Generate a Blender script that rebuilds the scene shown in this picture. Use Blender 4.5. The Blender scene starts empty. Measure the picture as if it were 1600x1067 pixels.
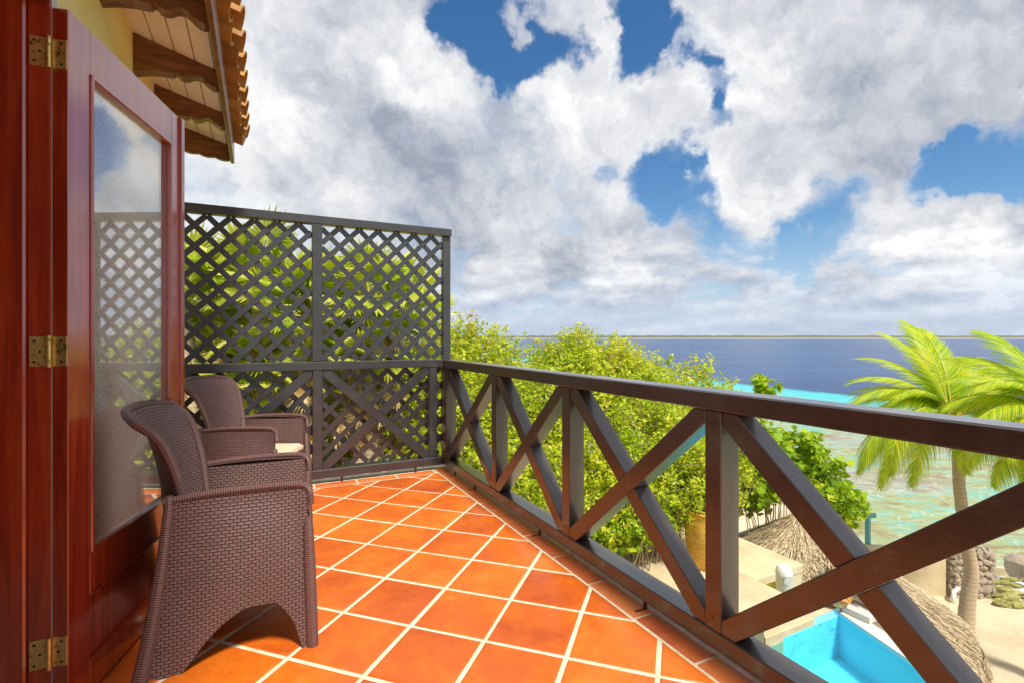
import bpy, math, random
import numpy as np
from mathutils import Vector, Matrix, noise as mnoise
R = math.radians
random.seed(7); rng = np.random.default_rng(7)
S = bpy.context.scene
COL = S.collection

# ------------------------------------------------------------------ camera
# world axes: x runs across the balcony towards the railing, y along the railing, z up, tiles at z = 0
EYE = 1.25; TH = R(26.75); F = 785.0
cam = bpy.data.cameras.new('camera'); camo = bpy.data.objects.new('camera', cam); COL.objects.link(camo)
cam.sensor_width = 36; cam.lens = 36*F/1600; cam.shift_y = -6.5/1600
cam.clip_start = .05; cam.clip_end = 9000
camo.location = (0, 0, EYE); camo.rotation_euler = (R(90), 0, -TH)
S.camera = camo
def CW(X, Y, z=0):            # distance right of / ahead of the viewpoint, in metres -> world
    return Vector((math.cos(TH)*X + math.sin(TH)*Y, -math.sin(TH)*X + math.cos(TH)*Y, z))

# ------------------------------------------------------------------ sun and sky
SUN_AZ = Vector((.12, -.992, 0)).normalized()         # towards the sun, horizontally: from behind the viewer
SUN_EL = R(58)
S.view_settings.view_transform = 'Standard'; S.view_settings.look = 'None'
S.view_settings.gamma = 1; S.view_settings.exposure = 1.2; S.view_settings.use_curve_mapping = False
sun = bpy.data.lights.new('sun', 'SUN'); suno = bpy.data.objects.new('sun', sun); COL.objects.link(suno)
sun.energy = 2.25; sun.angle = R(8); sun.color = (1, .93, .80)
sd = Vector((SUN_AZ.x*math.cos(SUN_EL), SUN_AZ.y*math.cos(SUN_EL), math.sin(SUN_EL)))
suno.rotation_euler = sd.to_track_quat('Z', 'Y').to_euler()

def PP(u, v, Y): return CW((u-800)/F*Y, Y, EYE-(v-527)/F*Y)
class NT:                      # small node-tree writer
    def __init__(s, nt): s.nt = nt
    def n(s, t, **k):
        nd = s.nt.nodes.new(t)
        for a, b in k.items():
            if a == 'inp':
                for i, v in b.items():
                    if isinstance(v, bpy.types.NodeSocket): s.nt.links.new(v, nd.inputs[i])
                    else: nd.inputs[i].default_value = v
            else: setattr(nd, a, b)
        return nd
    def math(s, op, a, b=0.0, c=None, clamp=False):
        i = {0: a, 1: b}
        if c is not None: i[2] = c
        return s.n('ShaderNodeMath', operation=op, use_clamp=clamp, inp=i).outputs[0]
    def vmath(s, op, a, b=(0, 0, 0)):
        nd = s.n('ShaderNodeVectorMath', operation=op, inp={0: a, 1: b}) if op != 'SCALE' else s.n('ShaderNodeVectorMath', operation=op, inp={0: a, 3: b})
        return nd.outputs[1] if op in ('DOT_PRODUCT', 'LENGTH') else nd.outputs[0]
    def rng(s, v, a, b, c=0.0, d=1.0, smooth=True):
        return s.n('ShaderNodeMapRange', interpolation_type='SMOOTHSTEP' if smooth else 'LINEAR', inp={0: v, 1: a, 2: b, 3: c, 4: d}).outputs[0]
    def noise(s, vec, scale, detail=4, rough=.55, dist=0.0):
        i = {'Scale': scale, 'Detail': detail, 'Roughness': rough, 'Distortion': dist}
        if vec is not None: i['Vector'] = vec
        return s.n('ShaderNodeTexNoise', inp=i)
    def mix(s, f, a, b, mode='MIX'):
        nd = s.n('ShaderNodeMix', data_type='RGBA', blend_type=mode, inp={0: f})
        for k, v in ((6, a), (7, b)):
            if isinstance(v, bpy.types.NodeSocket): s.nt.links.new(v, nd.inputs[k])
            else: nd.inputs[k].default_value = (*v, 1) if len(v) == 3 else v
        return nd.outputs[2]
    def ramp(s, f, stops):
        nd = s.n('ShaderNodeValToRGB', inp={0: f}); e = nd.color_ramp.elements
        while len(e) < len(stops): e.new(.5)
        for i, (p, c) in enumerate(stops): e[i].position = p; e[i].color = (*c, 1)
        return nd.outputs[0]

world = bpy.data.worlds.new('World'); S.world = world; world.use_nodes = True
world.node_tree.nodes.clear(); T = NT(world.node_tree)
sky = T.n('ShaderNodeTexSky', sky_type='NISHITA', sun_disc=False, sun_elevation=SUN_EL, sun_rotation=math.atan2(SUN_AZ.x, SUN_AZ.y), altitude=0, air_density=1.0, dust_density=.6, ozone_density=2.0)
tc = T.n('ShaderNodeTexCoord'); D = tc.outputs['Generated']
sep = T.n('ShaderNodeSeparateXYZ', inp={0: D}); dz = sep.outputs[2]
def ray(u, v):                 # direction of a cloud or a gap in the sky
    X, Z = (u-800)/F, (527-v)/F
    d = CW(X, 1, Z); return d.normalized()
w1 = T.vmath('SUBTRACT', T.noise(D, 5.0, 5, .6).outputs[1], (.5, .5, .5))
w2 = T.vmath('SUBTRACT', T.noise(D, 22.0, 4, .6).outputs[1], (.5, .5, .5))
DW = T.vmath('ADD', T.vmath('ADD', D, T.vmath('SCALE', w1, .23)), T.vmath('SCALE', w2, .06))
DWn = T.vmath('NORMALIZE', DW)
def blobs(lst):
    acc = None
    for u, v, r, w in lst:
        dt = T.vmath('DOT_PRODUCT', DWn, tuple(ray(u, v)))
        m = T.rng(dt, math.cos(r*1.55/F), 1.0, 0.0, w)
        acc = m if acc is None else T.math('ADD', acc, m)
    return acc
den = T.math('MAXIMUM', T.math('ADD', dz, .10), .03)
PL = T.vmath('SCALE', D, T.math('DIVIDE', 1.0, den))
nA = T.noise(D, 3.2, 8, .58).outputs[0]
EV = T.vmath('MULTIPLY', D, (1.0, 1.0, 3.0))
nH = T.noise(EV, 7.5, 7, .60).outputs[0]
lowb = T.rng(dz, .26, .05)                     # small cumulus rows low over the sea
nB = T.noise(PL, 1.6, 9, .62).outputs[0]
gaps = blobs([(705,-5,42,.95),(748,45,40,1.05),(798,92,40,1.0),(862,88,30,.85),(985,15,34,.95),(1003,82,44,1.1),(1055,60,24,.6),(1100,72,30,.95),(1118,135,30,1.0),(1112,190,24,.9),
              (1046,262,38,1.1),(1085,318,38,1.1),(1140,385,34,.8),(1215,408,44,.9),(1305,388,58,1.05),(1370,400,30,.5),(1425,302,28,.8),(1488,264,36,1.0),(1545,230,36,1.0),(1600,190,40,.95),
              (960,255,16,.55),(1352,140,10,.45),(1540,335,24,.35),(1480,455,60,.55),(950,415,36,.30),(745,420,34,.25)])
puffs = blobs([(800,425,44,.9),(950,425,60,.5),(1440,350,52,.9),(1540,405,44,.7),(1380,440,50,.5),(1200,440,40,.6),(1150,400,30,.4),(1050,170,40,.5),(920,160,50,.6),(930,10,50,.5),(1150,20,60,.5),(1340,470,60,.35),(500,60,160,.5),(1350,160,200,.4)])
dens = T.math('ADD', T.math('ADD', T.math('MULTIPLY', nA, .9), T.math('MULTIPLY', nB, .75)), -.02)
dens = T.math('ADD', T.math('SUBTRACT', dens, gaps), puffs)
nF = T.noise(DW, 16.0, 6, .65).outputs[0]
dens = T.math('ADD', dens, T.math('MULTIPLY', T.math('SUBTRACT', nF, .5), .55))
dens = T.math('ADD', dens, T.math('MULTIPLY', T.math('MULTIPLY', T.math('SUBTRACT', nH, .53), 3.4), lowb))
cov = T.rng(dens, -.05, .95)
cov = T.math('MULTIPLY', cov, T.rng(dz, -.02, .10, .55, 1.0))
# brightness of the cloud masses: grey bellies, white crests
dark = blobs([(600,150,170,.22),(560,310,110,.12),(720,300,110,.10),(1440,170,190,.14),(1580,80,150,.12),(880,440,110,.20),(740,440,60,.18),(1330,260,120,.06),(760,330,90,.08)])
lite = blobs([(400,60,120,.45),(410,350,130,.45),(645,95,60,.35),(680,140,60,.35),(800,425,42,.6),(950,430,50,.35),(1440,350,52,.55),(1540,405,44,.5),(1200,430,34,.45),(880,200,120,.25),(1040,130,70,.30),(1160,110,60,.35),(1200,250,90,.28)])
nC = T.noise(DW, 7.0, 8, .62).outputs[0]
edge = T.rng(dens, .75, .35, 0.0, .22)
nG = T.noise(DW, 26.0, 6, .62).outputs[0]
# relief: the side of each puff that faces up and towards the sun is lighter
up_ = (float(SUN_AZ.x)*.012, float(SUN_AZ.y)*.012, .030)
r1n = T.math('SUBTRACT', T.noise(DW, 6.0, 5, .5).outputs[0], T.noise(T.vmath('ADD', DW, up_), 6.0, 5, .5).outputs[0])
r2n = T.math('SUBTRACT', nH, T.noise(T.vmath('ADD', EV, (0, 0, .05)), 7.5, 5, .55).outputs[0])
relief = T.math('ADD', T.math('MULTIPLY', r1n, 2.6), T.math('MULTIPLY', T.math('MULTIPLY', r2n, 3.0), lowb))
br = T.math('ADD', T.math('ADD', T.math('ADD', T.math('MULTIPLY', T.math('SUBTRACT', nC, .5), 1.0), T.math('MULTIPLY', T.math('SUBTRACT', nG, .5), .35)), .50), T.math('SUBTRACT', lite, dark))
br = T.math('ADD', T.math('MULTIPLY', T.math('ADD', T.math('ADD', br, relief), edge), .72), .15, clamp=True)
ccol = T.ramp(br, [(0.0, (1.55, 1.72, 2.12)), (.35, (2.45, 2.58, 2.88)), (.65, (3.35, 3.42, 3.58)), (1.0, (4.5, 4.5, 4.5))])
hs = T.n('ShaderNodeHueSaturation', inp={'Saturation': 1.3, 'Value': .58, 'Color': sky.outputs[0]}).outputs[0]
hzn = T.mix(T.rng(dz, .0, .22, .75, 0.0), hs, (2.1, 2.65, 3.7))
ccol = T.mix(T.rng(dz, .0, .16, .6, 0.0), ccol, (2.5, 2.95, 3.8))
skyc = T.mix(cov, hzn, ccol)
bg = T.n('ShaderNodeBackground', inp={0: skyc, 1: .10})
wo = T.n('ShaderNodeOutputWorld', inp={0: bg.outputs[0]})

# ------------------------------------------------------------------ object helpers
def link(o): COL.objects.link(o); return o
def tag(o, label=None, cat=None, group=None, kind=None):
    if label: o['label'] = label
    if cat: o['category'] = cat
    if group: o['group'] = group
    if kind: o['kind'] = kind
    return o
def thing(name, label, cat, loc=(0, 0, 0), rz=0, group=None):
    o = bpy.data.objects.new(name, None); o.empty_display_size = .1; link(o)
    o.location = loc; o.rotation_euler = (0, 0, rz)
    return tag(o, label, cat, group)
class MB:                      # mesh builder
    def __init__(s): s.v = []; s.f = []; s.uv = []
    def add(s, vs, fs, uv=None):
        b = len(s.v); s.v += [tuple(x) for x in vs]; s.f += [tuple(b+i for i in f) for f in fs]
        s.uv += list(uv) if uv is not None else [(x[0]+x[1], x[2]) for x in vs]
        return s
    def box(s, a, b, bev=0.0):
        x0, y0, z0 = a; x1, y1, z1 = b
        if bev <= 0:
            vs = [(x, y, z) for z in (z0, z1) for y in (y0, y1) for x in (x0, x1)]
            return s.add(vs, [(0,2,3,1),(4,5,7,6),(0,1,5,4),(2,6,7,3),(0,4,6,2),(1,3,7,5)])
        return s.beam_frame(Vector(((x0+x1)/2, (y0+y1)/2, (z0+z1)/2)), Matrix.Identity(3), ((x1-x0)/2, (y1-y0)/2, (z1-z0)/2), bev)
    def beam_frame(s, c, M, h, bev):
        # chamfered box: 24 verts
        vs = []; idx = {}
        for sx in (-1, 1):
            for sy in (-1, 1):
                for sz in (-1, 1):
                    for k in range(3):
                        o = [h[0], h[1], h[2]]
                        for j in range(3):
                            if j != k: o[j] -= bev
                        p = Vector((sx*o[0], sy*o[1], sz*o[2])); idx[(sx, sy, sz, k)] = len(vs); vs.append(c + M @ p)
        fs = []
        def quad(l): fs.append(tuple(idx[i] for i in l))
        for k in range(3):
            a, b = [j for j in range(3) if j != k]
            for sg in (-1, 1):
                q = []
                for sa, sb in ((-1,-1),(1,-1),(1,1),(-1,1)):
                    t = [0, 0, 0]; t[k] = sg; t[a] = sa; t[b] = sb; q.append((*t, k))
                quad(q if sg*(1 if k != 1 else -1) > 0 else q[::-1])
        for k in range(3):         # edges along axis k
            a, b = [j for j in range(3) if j != k]
            for sa in (-1, 1):
                for sb in (-1, 1):
                    t0 = [0,0,0]; t0[k] = -1; t0[a] = sa; t0[b] = sb; t1 = list(t0); t1[k] = 1
                    q = [(*t0, a), (*t1, a), (*t1, b), (*t0, b)]
                    quad(q)
        for sx in (-1, 1):
            for sy in (-1, 1):
                for sz in (-1, 1): quad([(sx, sy, sz, 0), (sx, sy, sz, 1), (sx, sy, sz, 2)])
        return s.add(vs, fs)
    def beam(s, a, b, w, d, up=(0, 0, 1), bev=.003):   # w across, d along 'up-ish' normal
        a, b = Vector(a), Vector(b); x = (b-a); L = x.length; x.normalize()
        y = Vector(up).cross(x).normalized(); z = x.cross(y)
        M = Matrix((x, y, z)).transposed()
        return s.beam_frame((a+b)/2, M, (L/2, w/2, d/2), bev)
    def poly(s, pts, n, t):    # extrude planar polygon pts by vector n*t
        n = Vector(n)*t; k = len(pts); vs = [Vector(p) for p in pts] + [Vector(p)+n for p in pts]
        fs = [tuple(range(k))[::-1], tuple(range(k, 2*k))] + [(i, (i+1) % k, k+(i+1) % k, k+i) for i in range(k)]
        return s.add(vs, fs)
    def tube(s, pts, r, n=8, cap=True, jit=0.0):
        pts = [Vector(p) for p in pts]; m = len(pts); rs = r if hasattr(r, '__len__') else [r]*m
        vs = []; uv = []; L = 0; ref = None
        for i, p in enumerate(pts):
            t = (pts[min(i+1, m-1)] - pts[max(i-1, 0)]).normalized()
            if ref is None: ref = Vector((0, 0, 1)) if abs(t.z) < .9 else Vector((1, 0, 0))
            a = (ref - t*ref.dot(t)).normalized(); ref = a; b = t.cross(a)
            if i: L += (p-pts[i-1]).length
            for j in range(n):
                an = 2*math.pi*j/n; rr = rs[i]*(1+jit*(random.random()-.5))
                vs.append(p + (a*math.cos(an) + b*math.sin(an))*rr); uv.append((j/n*2*math.pi*rs[i], L))
        fs = [(i*n+j, i*n+(j+1) % n, (i+1)*n+(j+1) % n, (i+1)*n+j) for i in range(m-1) for j in range(n)]
        if cap: fs += [tuple(range(n))[::-1], tuple(range((m-1)*n, m*n))]
        return s.add(vs, fs, uv)
    def lathe(s, prof, c=(0, 0, 0), n=24, wob=0.0):
        vs = []; uv = []
        for k, (r, z) in enumerate(prof):
            for j in range(n):
                a = 2*math.pi*j/n; rr = r*(1+wob*math.sin(3*a+k))
                vs.append((c[0]+rr*math.cos(a), c[1]+rr*math.sin(a), c[2]+z)); uv.append((a*.3, z))
        m = len(prof)
        fs = [(i*n+j, i*n+(j+1) % n, (i+1)*n+(j+1) % n, (i+1)*n+j) for i in range(m-1) for j in range(n)]
        return s.add(vs, fs, uv)
    def grid(s, fn, nu, nv, uvs=(1, 1), close=False):
        vs = []; uv = []
        for i in range(nu+1):
            for j in range(nv+1):
                vs.append(fn(i/nu, j/nv)); uv.append((i/nu*uvs[0], j/nv*uvs[1]))
        w = nv+1
        return s.add(vs, [(i*w+j, (i+1)*w+j, (i+1)*w+j+1, i*w+j+1) for i in range(nu) for j in range(nv)], uv)
    def mesh(s, name, mat, base=(0, 0, 0), smooth=False):
        me = bpy.data.meshes.new(name); b = Vector(base)
        me.from_pydata([tuple(Vector(v)-b) for v in s.v], [], s.f)
        ul = me.uv_layers.new(name='uv'); li = np.empty(len(me.loops), dtype=np.int32); me.loops.foreach_get('vertex_index', li)
        ul.data.foreach_set('uv', np.array(s.uv, dtype=np.float32)[li].ravel())
        if mat: me.materials.append(mat)
        if smooth: me.polygons.foreach_set('use_smooth', [True]*len(me.polygons))
        return me
    def build(s, name, mat, parent=None, base=None, smooth=False, sharp=None, **tg):
        if base is None: base = tuple(parent.matrix_world_base) if False else ((0, 0, 0))
        me = s.mesh(name, mat, base, smooth)
        o = bpy.data.objects.new(name, me); link(o)
        if parent: o.parent = parent
        if sharp is not None:
            me.set_sharp_from_angle(angle=R(sharp))
        return tag(o, **tg)
def part(mb, name, mat, root, smooth=False, sharp=None, label=None):   # vertices in world metres, thing unrotated
    o = mb.build(name, mat, root, base=tuple(root.location), smooth=smooth, sharp=sharp)
    if label: o['label'] = label
    return o
def sub(mb, name, mat, par, root, smooth=False, sharp=None):
    return mb.build(name, mat, par, base=tuple(root.location), smooth=smooth, sharp=sharp)
def fast_mesh(name, V, nper, mat, quads=True):   # V: (n*nper,3) disjoint polys
    n = len(V)//nper; me = bpy.data.meshes.new(name)
    me.vertices.add(len(V)); me.vertices.foreach_set('co', np.ascontiguousarray(V, dtype=np.float32).ravel())
    me.loops.add(n*nper); me.loops.foreach_set('vertex_index', np.arange(n*nper, dtype=np.int32))
    me.polygons.add(n); me.polygons.foreach_set('loop_start', np.arange(0, n*nper, nper, dtype=np.int32))
    me.update(calc_edges=True); me.validate()
    me.materials.append(mat); return me

# ------------------------------------------------------------------ materials
def mat(name):
    m = bpy.data.materials.new(name); m.use_nodes = True; m.node_tree.nodes.clear(); return m, NT(m.node_tree)
def finish(t, color, rough=.5, bump=None, bs=.3, bd=.01, **k):
    inp = {'Base Color': color if isinstance(color, bpy.types.NodeSocket) else (*color, 1), 'Roughness': rough}
    if bump is not None:
        inp['Normal'] = t.n('ShaderNodeBump', inp={'Strength': bs, 'Distance': bd, 'Height': bump}).outputs[0]
    for a, b in k.items(): inp[a.replace('_', ' ')] = b
    p = t.n('ShaderNodeBsdfPrincipled', inp=inp)
    t.n('ShaderNodeOutputMaterial', inp={0: p.outputs[0]}); return p
def OC(t): return t.n('ShaderNodeTexCoord').outputs['Object']
def stretched(t, sc, v=None):
    return t.n('ShaderNodeMapping', inp={0: v if v is not None else OC(t), 3: sc}).outputs[0]

def paint_mat(name, base, dusty, rough):
    m, t = mat(name); g = t.noise(OC(t), 9, 8, .65).outputs[0]; f = t.noise(OC(t), 160, 3, .7).outputs[0]
    c = t.mix(t.rng(g, .35, .75), base, dusty)
    c = t.mix(t.rng(f, .66, .74, 0, .35), c, tuple(min(1, x*4+.05) for x in base))
    P_ = t.n('ShaderNodeNewGeometry').outputs['Position']
    grain = t.noise(stretched(t, (90, 7, 90), P_), 1, 5, .65).outputs[0]
    fl = t.noise(stretched(t, (55, 16, 55), P_), 1, 6, .75).outputs[0]
    c = t.mix(t.math('MULTIPLY', t.rng(fl, .60, .68), t.rng(g, .42, .58, 0, .55)), c, tuple(x*3.2+.06 for x in base))
    finish(t, c, t.rng(g, .3, .8, rough, rough+.16), grain, .45, .004, Coat_Weight=.9, Coat_Roughness=.2, Coat_IOR=1.6); return m
M_rail = paint_mat('rail_paint', (.043, .032, .028), (.066, .050, .042), .30)
M_screen = paint_mat('screen_paint', (.022, .023, .026), (.034, .035, .040), .42)

m, t = mat('mahogany'); v = stretched(t, (22, 22, 1.2))
g = t.noise(v, 1.4, 7, .62, .6).outputs[0]; g2 = t.noise(OC(t), 2.1, 3).outputs[0]
c = t.ramp(g, [(.25, (.16, .016, .006)), (.5, (.36, .040, .010)), (.8, (.58, .095, .018))])
c = t.mix(t.rng(g2, .35, .7, 0, .6), c, (.26, .022, .008))
finish(t, c, .28, g, .08, .003, Coat_Weight=1.0, Coat_Roughness=.12, Coat_IOR=1.9); M_mahog = m

m, t = mat('dark_timber'); v = stretched(t, (4, 30, 30)); g = t.noise(v, 1.2, 6, .6, .4).outputs[0]
c = t.ramp(g, [(.25, (.07, .022, .008)), (.55, (.20, .075, .022)), (.85, (.36, .16, .055))])
finish(t, c, .38, g, .15, .004, Coat_Weight=.4, Coat_Roughness=.2); M_timber = m

m, t = mat('stucco_wall'); s1 = t.noise(OC(t), 70, 5, .7).outputs[0]; s2 = t.noise(OC(t), 2.4, 4).outputs[0]
zz = t.n('ShaderNodeSeparateXYZ', inp={0: t.n('ShaderNodeNewGeometry').outputs['Position']}).outputs[2]
up = t.mix(t.rng(s2, .3, .75), (.93, .72, .22), (.95, .83, .42))
up = t.mix(t.rng(s1, .60, .72, 0, .55), up, (.38, .24, .06))
sp = t.noise(OC(t), 62, 5, .8).outputs[0]
lo = t.ramp(sp, [(.36, (.10, .09, .07)), (.43, (.72, .66, .54)), (.56, (.95, .91, .80))])
finish(t, t.mix(t.rng(zz, 2.28, 2.32), lo, up), .85, s1, .35, .006); M_wall = m

m, t = mat('soffit_board'); g = t.noise(OC(t), 6, 6).outputs[0]; g2 = t.noise(OC(t), 45, 4, .7).outputs[0]
c = t.mix(t.rng(g, .4, .8), (.95, .94, .88), (.86, .82, .70)); c = t.mix(t.rng(g2, .66, .8, 0, .5), c, (.42, .32, .2))
finish(t, c, .6); M_soffit = m
m, t = mat('plain_white'); g = t.noise(OC(t), 5, 5).outputs[0]
finish(t, t.mix(t.rng(g, .4, .8), (.78, .77, .74), (.62, .60, .56)), .5); M_white = m

def clay_mat(name, stops, rough, coat=0.0):
    m, t = mat(name); r = t.n('ShaderNodeObjectInfo').outputs['Random']
    P = t.n('ShaderNodeNewGeometry').outputs['Position']
    P2 = t.vmath('ADD', P, t.vmath('SCALE', t.n('ShaderNodeCombineXYZ', inp={0: r, 1: r, 2: r}).outputs[0], 9.0))
    g = t.noise(P2, 3.6, 6, .6, .5).outputs[0]; g2 = t.noise(P2, 26, 5, .6).outputs[0]; g3 = t.noise(P2, 130, 3, .6).outputs[0]
    f = t.math('ADD', t.math('MULTIPLY', g, .75), t.math('MULTIPLY', g2, .2)); f = t.math('ADD', f, t.math('MULTIPLY', t.math('SUBTRACT', r, .5), .20))
    c = t.ramp(f, stops); c = t.mix(t.rng(g2, .66, .84, 0, .22), c, (.85, .50, .24))
    c = t.mix(t.rng(g3, .72, .78, 0, .3), c, (.9, .7, .5))
    scr_ = t.noise(t.n('ShaderNodeMapping', inp={0: P2, 2: (0, 0, .5), 3: (5, 70, 5)}).outputs[0], 1.0, 4, .7, 1.2).outputs[0]
    c = t.mix(t.math('MULTIPLY', t.rng(scr_, .66, .72), t.rng(g, .45, .6, 0, .45)), c, (.95, .62, .34))
    finish(t, c, t.rng(g2, .3, .7, rough, rough+.2), g2, .10, .006, Coat_Weight=coat, Coat_Roughness=.22); return m
M_tile = clay_mat('terracotta_tile', [(.25, (.46, .075, .008)), (.45, (.64, .125, .009)), (.60, (.76, .175, .012)), (.80, (.84, .25, .03))], .34, .35)
M_border = clay_mat('terracotta_border', [(.25, (.46, .085, .022)), (.5, (.68, .16, .035)), (.75, (.80, .27, .08))], .36, .3)
M_roof = clay_mat('roof_clay', [(.25, (.24, .10, .02)), (.5, (.42, .20, .04)), (.75, (.56, .32, .09))], .6)
m, t = mat('grout'); g = t.noise(OC(t), 14, 6, .7).outputs[0]; g2 = t.noise(OC(t), 90, 3, .6).outputs[0]
c = t.mix(t.rng(g, .35, .7), (.84, .77, .58), (.62, .52, .36)); c = t.mix(t.rng(g2, .62, .72, 0, .7), c, (.30, .24, .15))
finish(t, c, .8, g2, .3, .003); M_grout = m
def concrete(name, a, b, spots=(.30, .24, .16), sc=1.0):
    m, t = mat(name); P = t.n('ShaderNodeNewGeometry').outputs['Position']
    g = t.noise(P, 1.6*sc, 7, .62).outputs[0]; g2 = t.noise(P, 14*sc, 6, .7).outputs[0]; g3 = t.noise(P, 60*sc, 3).outputs[0]
    c = t.mix(t.rng(g, .35, .7), a, b); c = t.mix(t.rng(g2, .56, .74, 0, .55), c, spots)
    finish(t, c, .8, t.math('ADD', g2, g3), .25, .01); return m
M_cream = concrete('cream_render', (.66, .55, .36), (.52, .41, .25))
M_deck = concrete('pool_deck', (.68, .58, .40), (.54, .43, .28))
M_ledge = concrete('ledge', (.80, .74, .60), (.66, .58, .42))
m, t = mat('pool_wall_white'); g = t.noise(OC(t), 6, 5).outputs[0]; finish(t, t.mix(g, (.74, .73, .70), (.60, .58, .54)), .6); M_poolw = m
m, t = mat('pool_basin'); finish(t, (.30, .76, .93), .6); M_basin = m
m, t = mat('teal_paint'); g = t.noise(OC(t), 12, 4).outputs[0]; finish(t, t.mix(g, (.10, .42, .45), (.18, .50, .50)), .5); M_teal = m
m, t = mat('yellow_paint'); finish(t, (.70, .50, .03), .5); M_yel = m
m, t = mat('iron'); g = t.noise(OC(t), 60, 4).outputs[0]; finish(t, t.mix(g, (.12, .012, .01), (.05, .012, .01)), .4); M_iron = m
m, t = mat('aged_brass'); g = t.noise(OC(t), 55, 5, .7).outputs[0]
c = t.ramp(g, [(.34, (.16, .11, .03)), (.43, (.75, .54, .14)), (.7, (.92, .74, .32))]); finish(t, c, .35, g, .3, .002, Metallic=.75); M_brass = m
m, t = mat('screw_hole'); finish(t, (.02, .012, .008), .6); M_hole = m
m, t = mat('grey_seal'); g = t.noise(OC(t), 8, 4).outputs[0]; finish(t, t.mix(g, (.45, .48, .50), (.75, .76, .75)), .5); M_seal = m
m, t = mat('interior'); finish(t, (.35, .28, .20), .8); M_int = m

m, t = mat('window_glass')
gl = t.n('ShaderNodeBsdfGlossy', inp={0: (.93, .96, 1, 1), 1: .012}); tr = t.n('ShaderNodeBsdfTransparent', inp={0: (.98, .99, .98, 1)})
ge = t.n('ShaderNodeNewGeometry'); cs = t.math('ABSOLUTE', t.vmath('DOT_PRODUCT', ge.outputs['Normal'], ge.outputs['Incoming']))
fr = t.math('ADD', .04, t.math('MULTIPLY', .96, t.math('POWER', t.math('SUBTRACT', 1.0, cs), 5.0)))
mx = t.n('ShaderNodeMixShader', inp={0: t.math('ADD', t.math('MULTIPLY', fr, 2.0), .10, clamp=True), 1: tr.outputs[0], 2: gl.outputs[0]})
t.n('ShaderNodeOutputMaterial', inp={0: mx.outputs[0]}); M_glass = m

# woven resin
m, t = mat('woven_resin'); uvn = t.n('ShaderNodeTexCoord').outputs['UV']
bk = t.n('ShaderNodeTexBrick', offset=.5, inp={0: uvn, 'Color1': (1, 1, 1, 1), 'Color2': (.75, .75, .75, 1), 'Mortar': (0, 0, 0, 1), 'Scale': 1.0, 'Mortar Size': .0026, 'Mortar Smooth': .8, 'Brick Width': .026, 'Row Height': .0125})
sx = t.n('ShaderNodeSeparateXYZ', inp={0: uvn})
rib = t.math('ABSOLUTE', t.math('SINE', t.math('MULTIPLY', sx.outputs[1], math.pi/.00625)))
hgt = t.math('ADD', bk.outputs[0], t.math('MULTIPLY', rib, .30))
g = t.noise(OC(t), 7, 4).outputs[0]
c = t.mix(bk.outputs[0], (.045, .022, .019), t.mix(g, (.170, .094, .092), (.235, .138, .136)))
finish(t, c, .42, hgt, .9, .0035, Coat_Weight=.15, Coat_Roughness=.3); M_weave = m
m, t = mat('wrapped_resin'); uvn = t.n('ShaderNodeTexCoord').outputs['UV']; sx = t.n('ShaderNodeSeparateXYZ', inp={0: uvn})
rib = t.math('ABSOLUTE', t.math('SINE', t.math('MULTIPLY', sx.outputs[1], math.pi/.0085)))
c = t.mix(rib, (.07, .034, .030), (.19, .10, .092)); finish(t, c, .4, rib, .8, .003, Coat_Weight=.15, Coat_Roughness=.3); M_wrap = m
m, t = mat('cushion_fabric'); g = t.noise(OC(t), 220, 2).outputs[0]; finish(t, t.mix(g, (.62, .48, .32), (.74, .60, .42)), .9, g, .2, .002); M_cush = m

def leaf_mat(name, stops, trans=.45, rough=.45):
    m, t = mat(name); ri = t.n('ShaderNodeNewGeometry').outputs['Random Per Island']
    g = t.noise(t.n('ShaderNodeNewGeometry').outputs['Position'], 1.6, 3).outputs[0]
    f = t.math('ADD', t.math('MULTIPLY', ri, .72), t.math('MULTIPLY', t.math('SUBTRACT', g, .35), .8))
    c = t.ramp(f, stops)
    p = t.n('ShaderNodeBsdfPrincipled', inp={'Base Color': c, 'Roughness': rough, 'Specular IOR Level': .35})
    tl = t.n('ShaderNodeBsdfTranslucent', inp={0: t.mix(.5, c, (.55, .60, .02), 'MIX')})
    mx = t.n('ShaderNodeMixShader', inp={0: trans, 1: p.outputs[0], 2: tl.outputs[0]})
    t.n('ShaderNodeOutputMaterial', inp={0: mx.outputs[0]}); return m
M_leafY = leaf_mat('leaf_lime', [(.0, (.20, .38, .015)), (.3, (.42, .60, .02)), (.6, (.66, .74, .035)), (.88, (.84, .76, .06)), (1, (.78, .46, .10))])
M_leafG = leaf_mat('leaf_broad', [(.0, (.10, .26, .012)), (.4, (.28, .50, .02)), (.8, (.50, .66, .03)), (1, (.80, .74, .05))])
M_leafR = leaf_mat('leaf_orange', [(.0, (.45, .30, .03)), (.5, (.70, .22, .04)), (1, (.75, .12, .03))])
M_palm = leaf_mat('palm_leaflet', [(.0, (.14, .34, .01)), (.35, (.34, .54, .012)), (.7, (.60, .70, .02)), (1, (.85, .76, .04))])
M_fan = leaf_mat('fan_leaf', [(.0, (.30, .48, .02)), (.4, (.52, .66, .04)), (.75, (.78, .80, .14)), (1, (.92, .84, .34))])
M_dead = leaf_mat('dry_leaf', [(.0, (.50, .30, .12)), (.5, (.80, .58, .28)), (1, (.92, .80, .55))], .15, .7)
M_grass = leaf_mat('dry_grass', [(.0, (.40, .50, .04)), (.4, (.70, .70, .10)), (.8, (.85, .74, .25)), (1, (.90, .76, .45))], .2, .7)
m, t = mat('rachis'); finish(t, (.52, .48, .06), .4); M_rachis = m
m, t = mat('palm_bark'); P = OC(t); sz = t.n('ShaderNodeSeparateXYZ', inp={0: P}).outputs[2]
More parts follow.
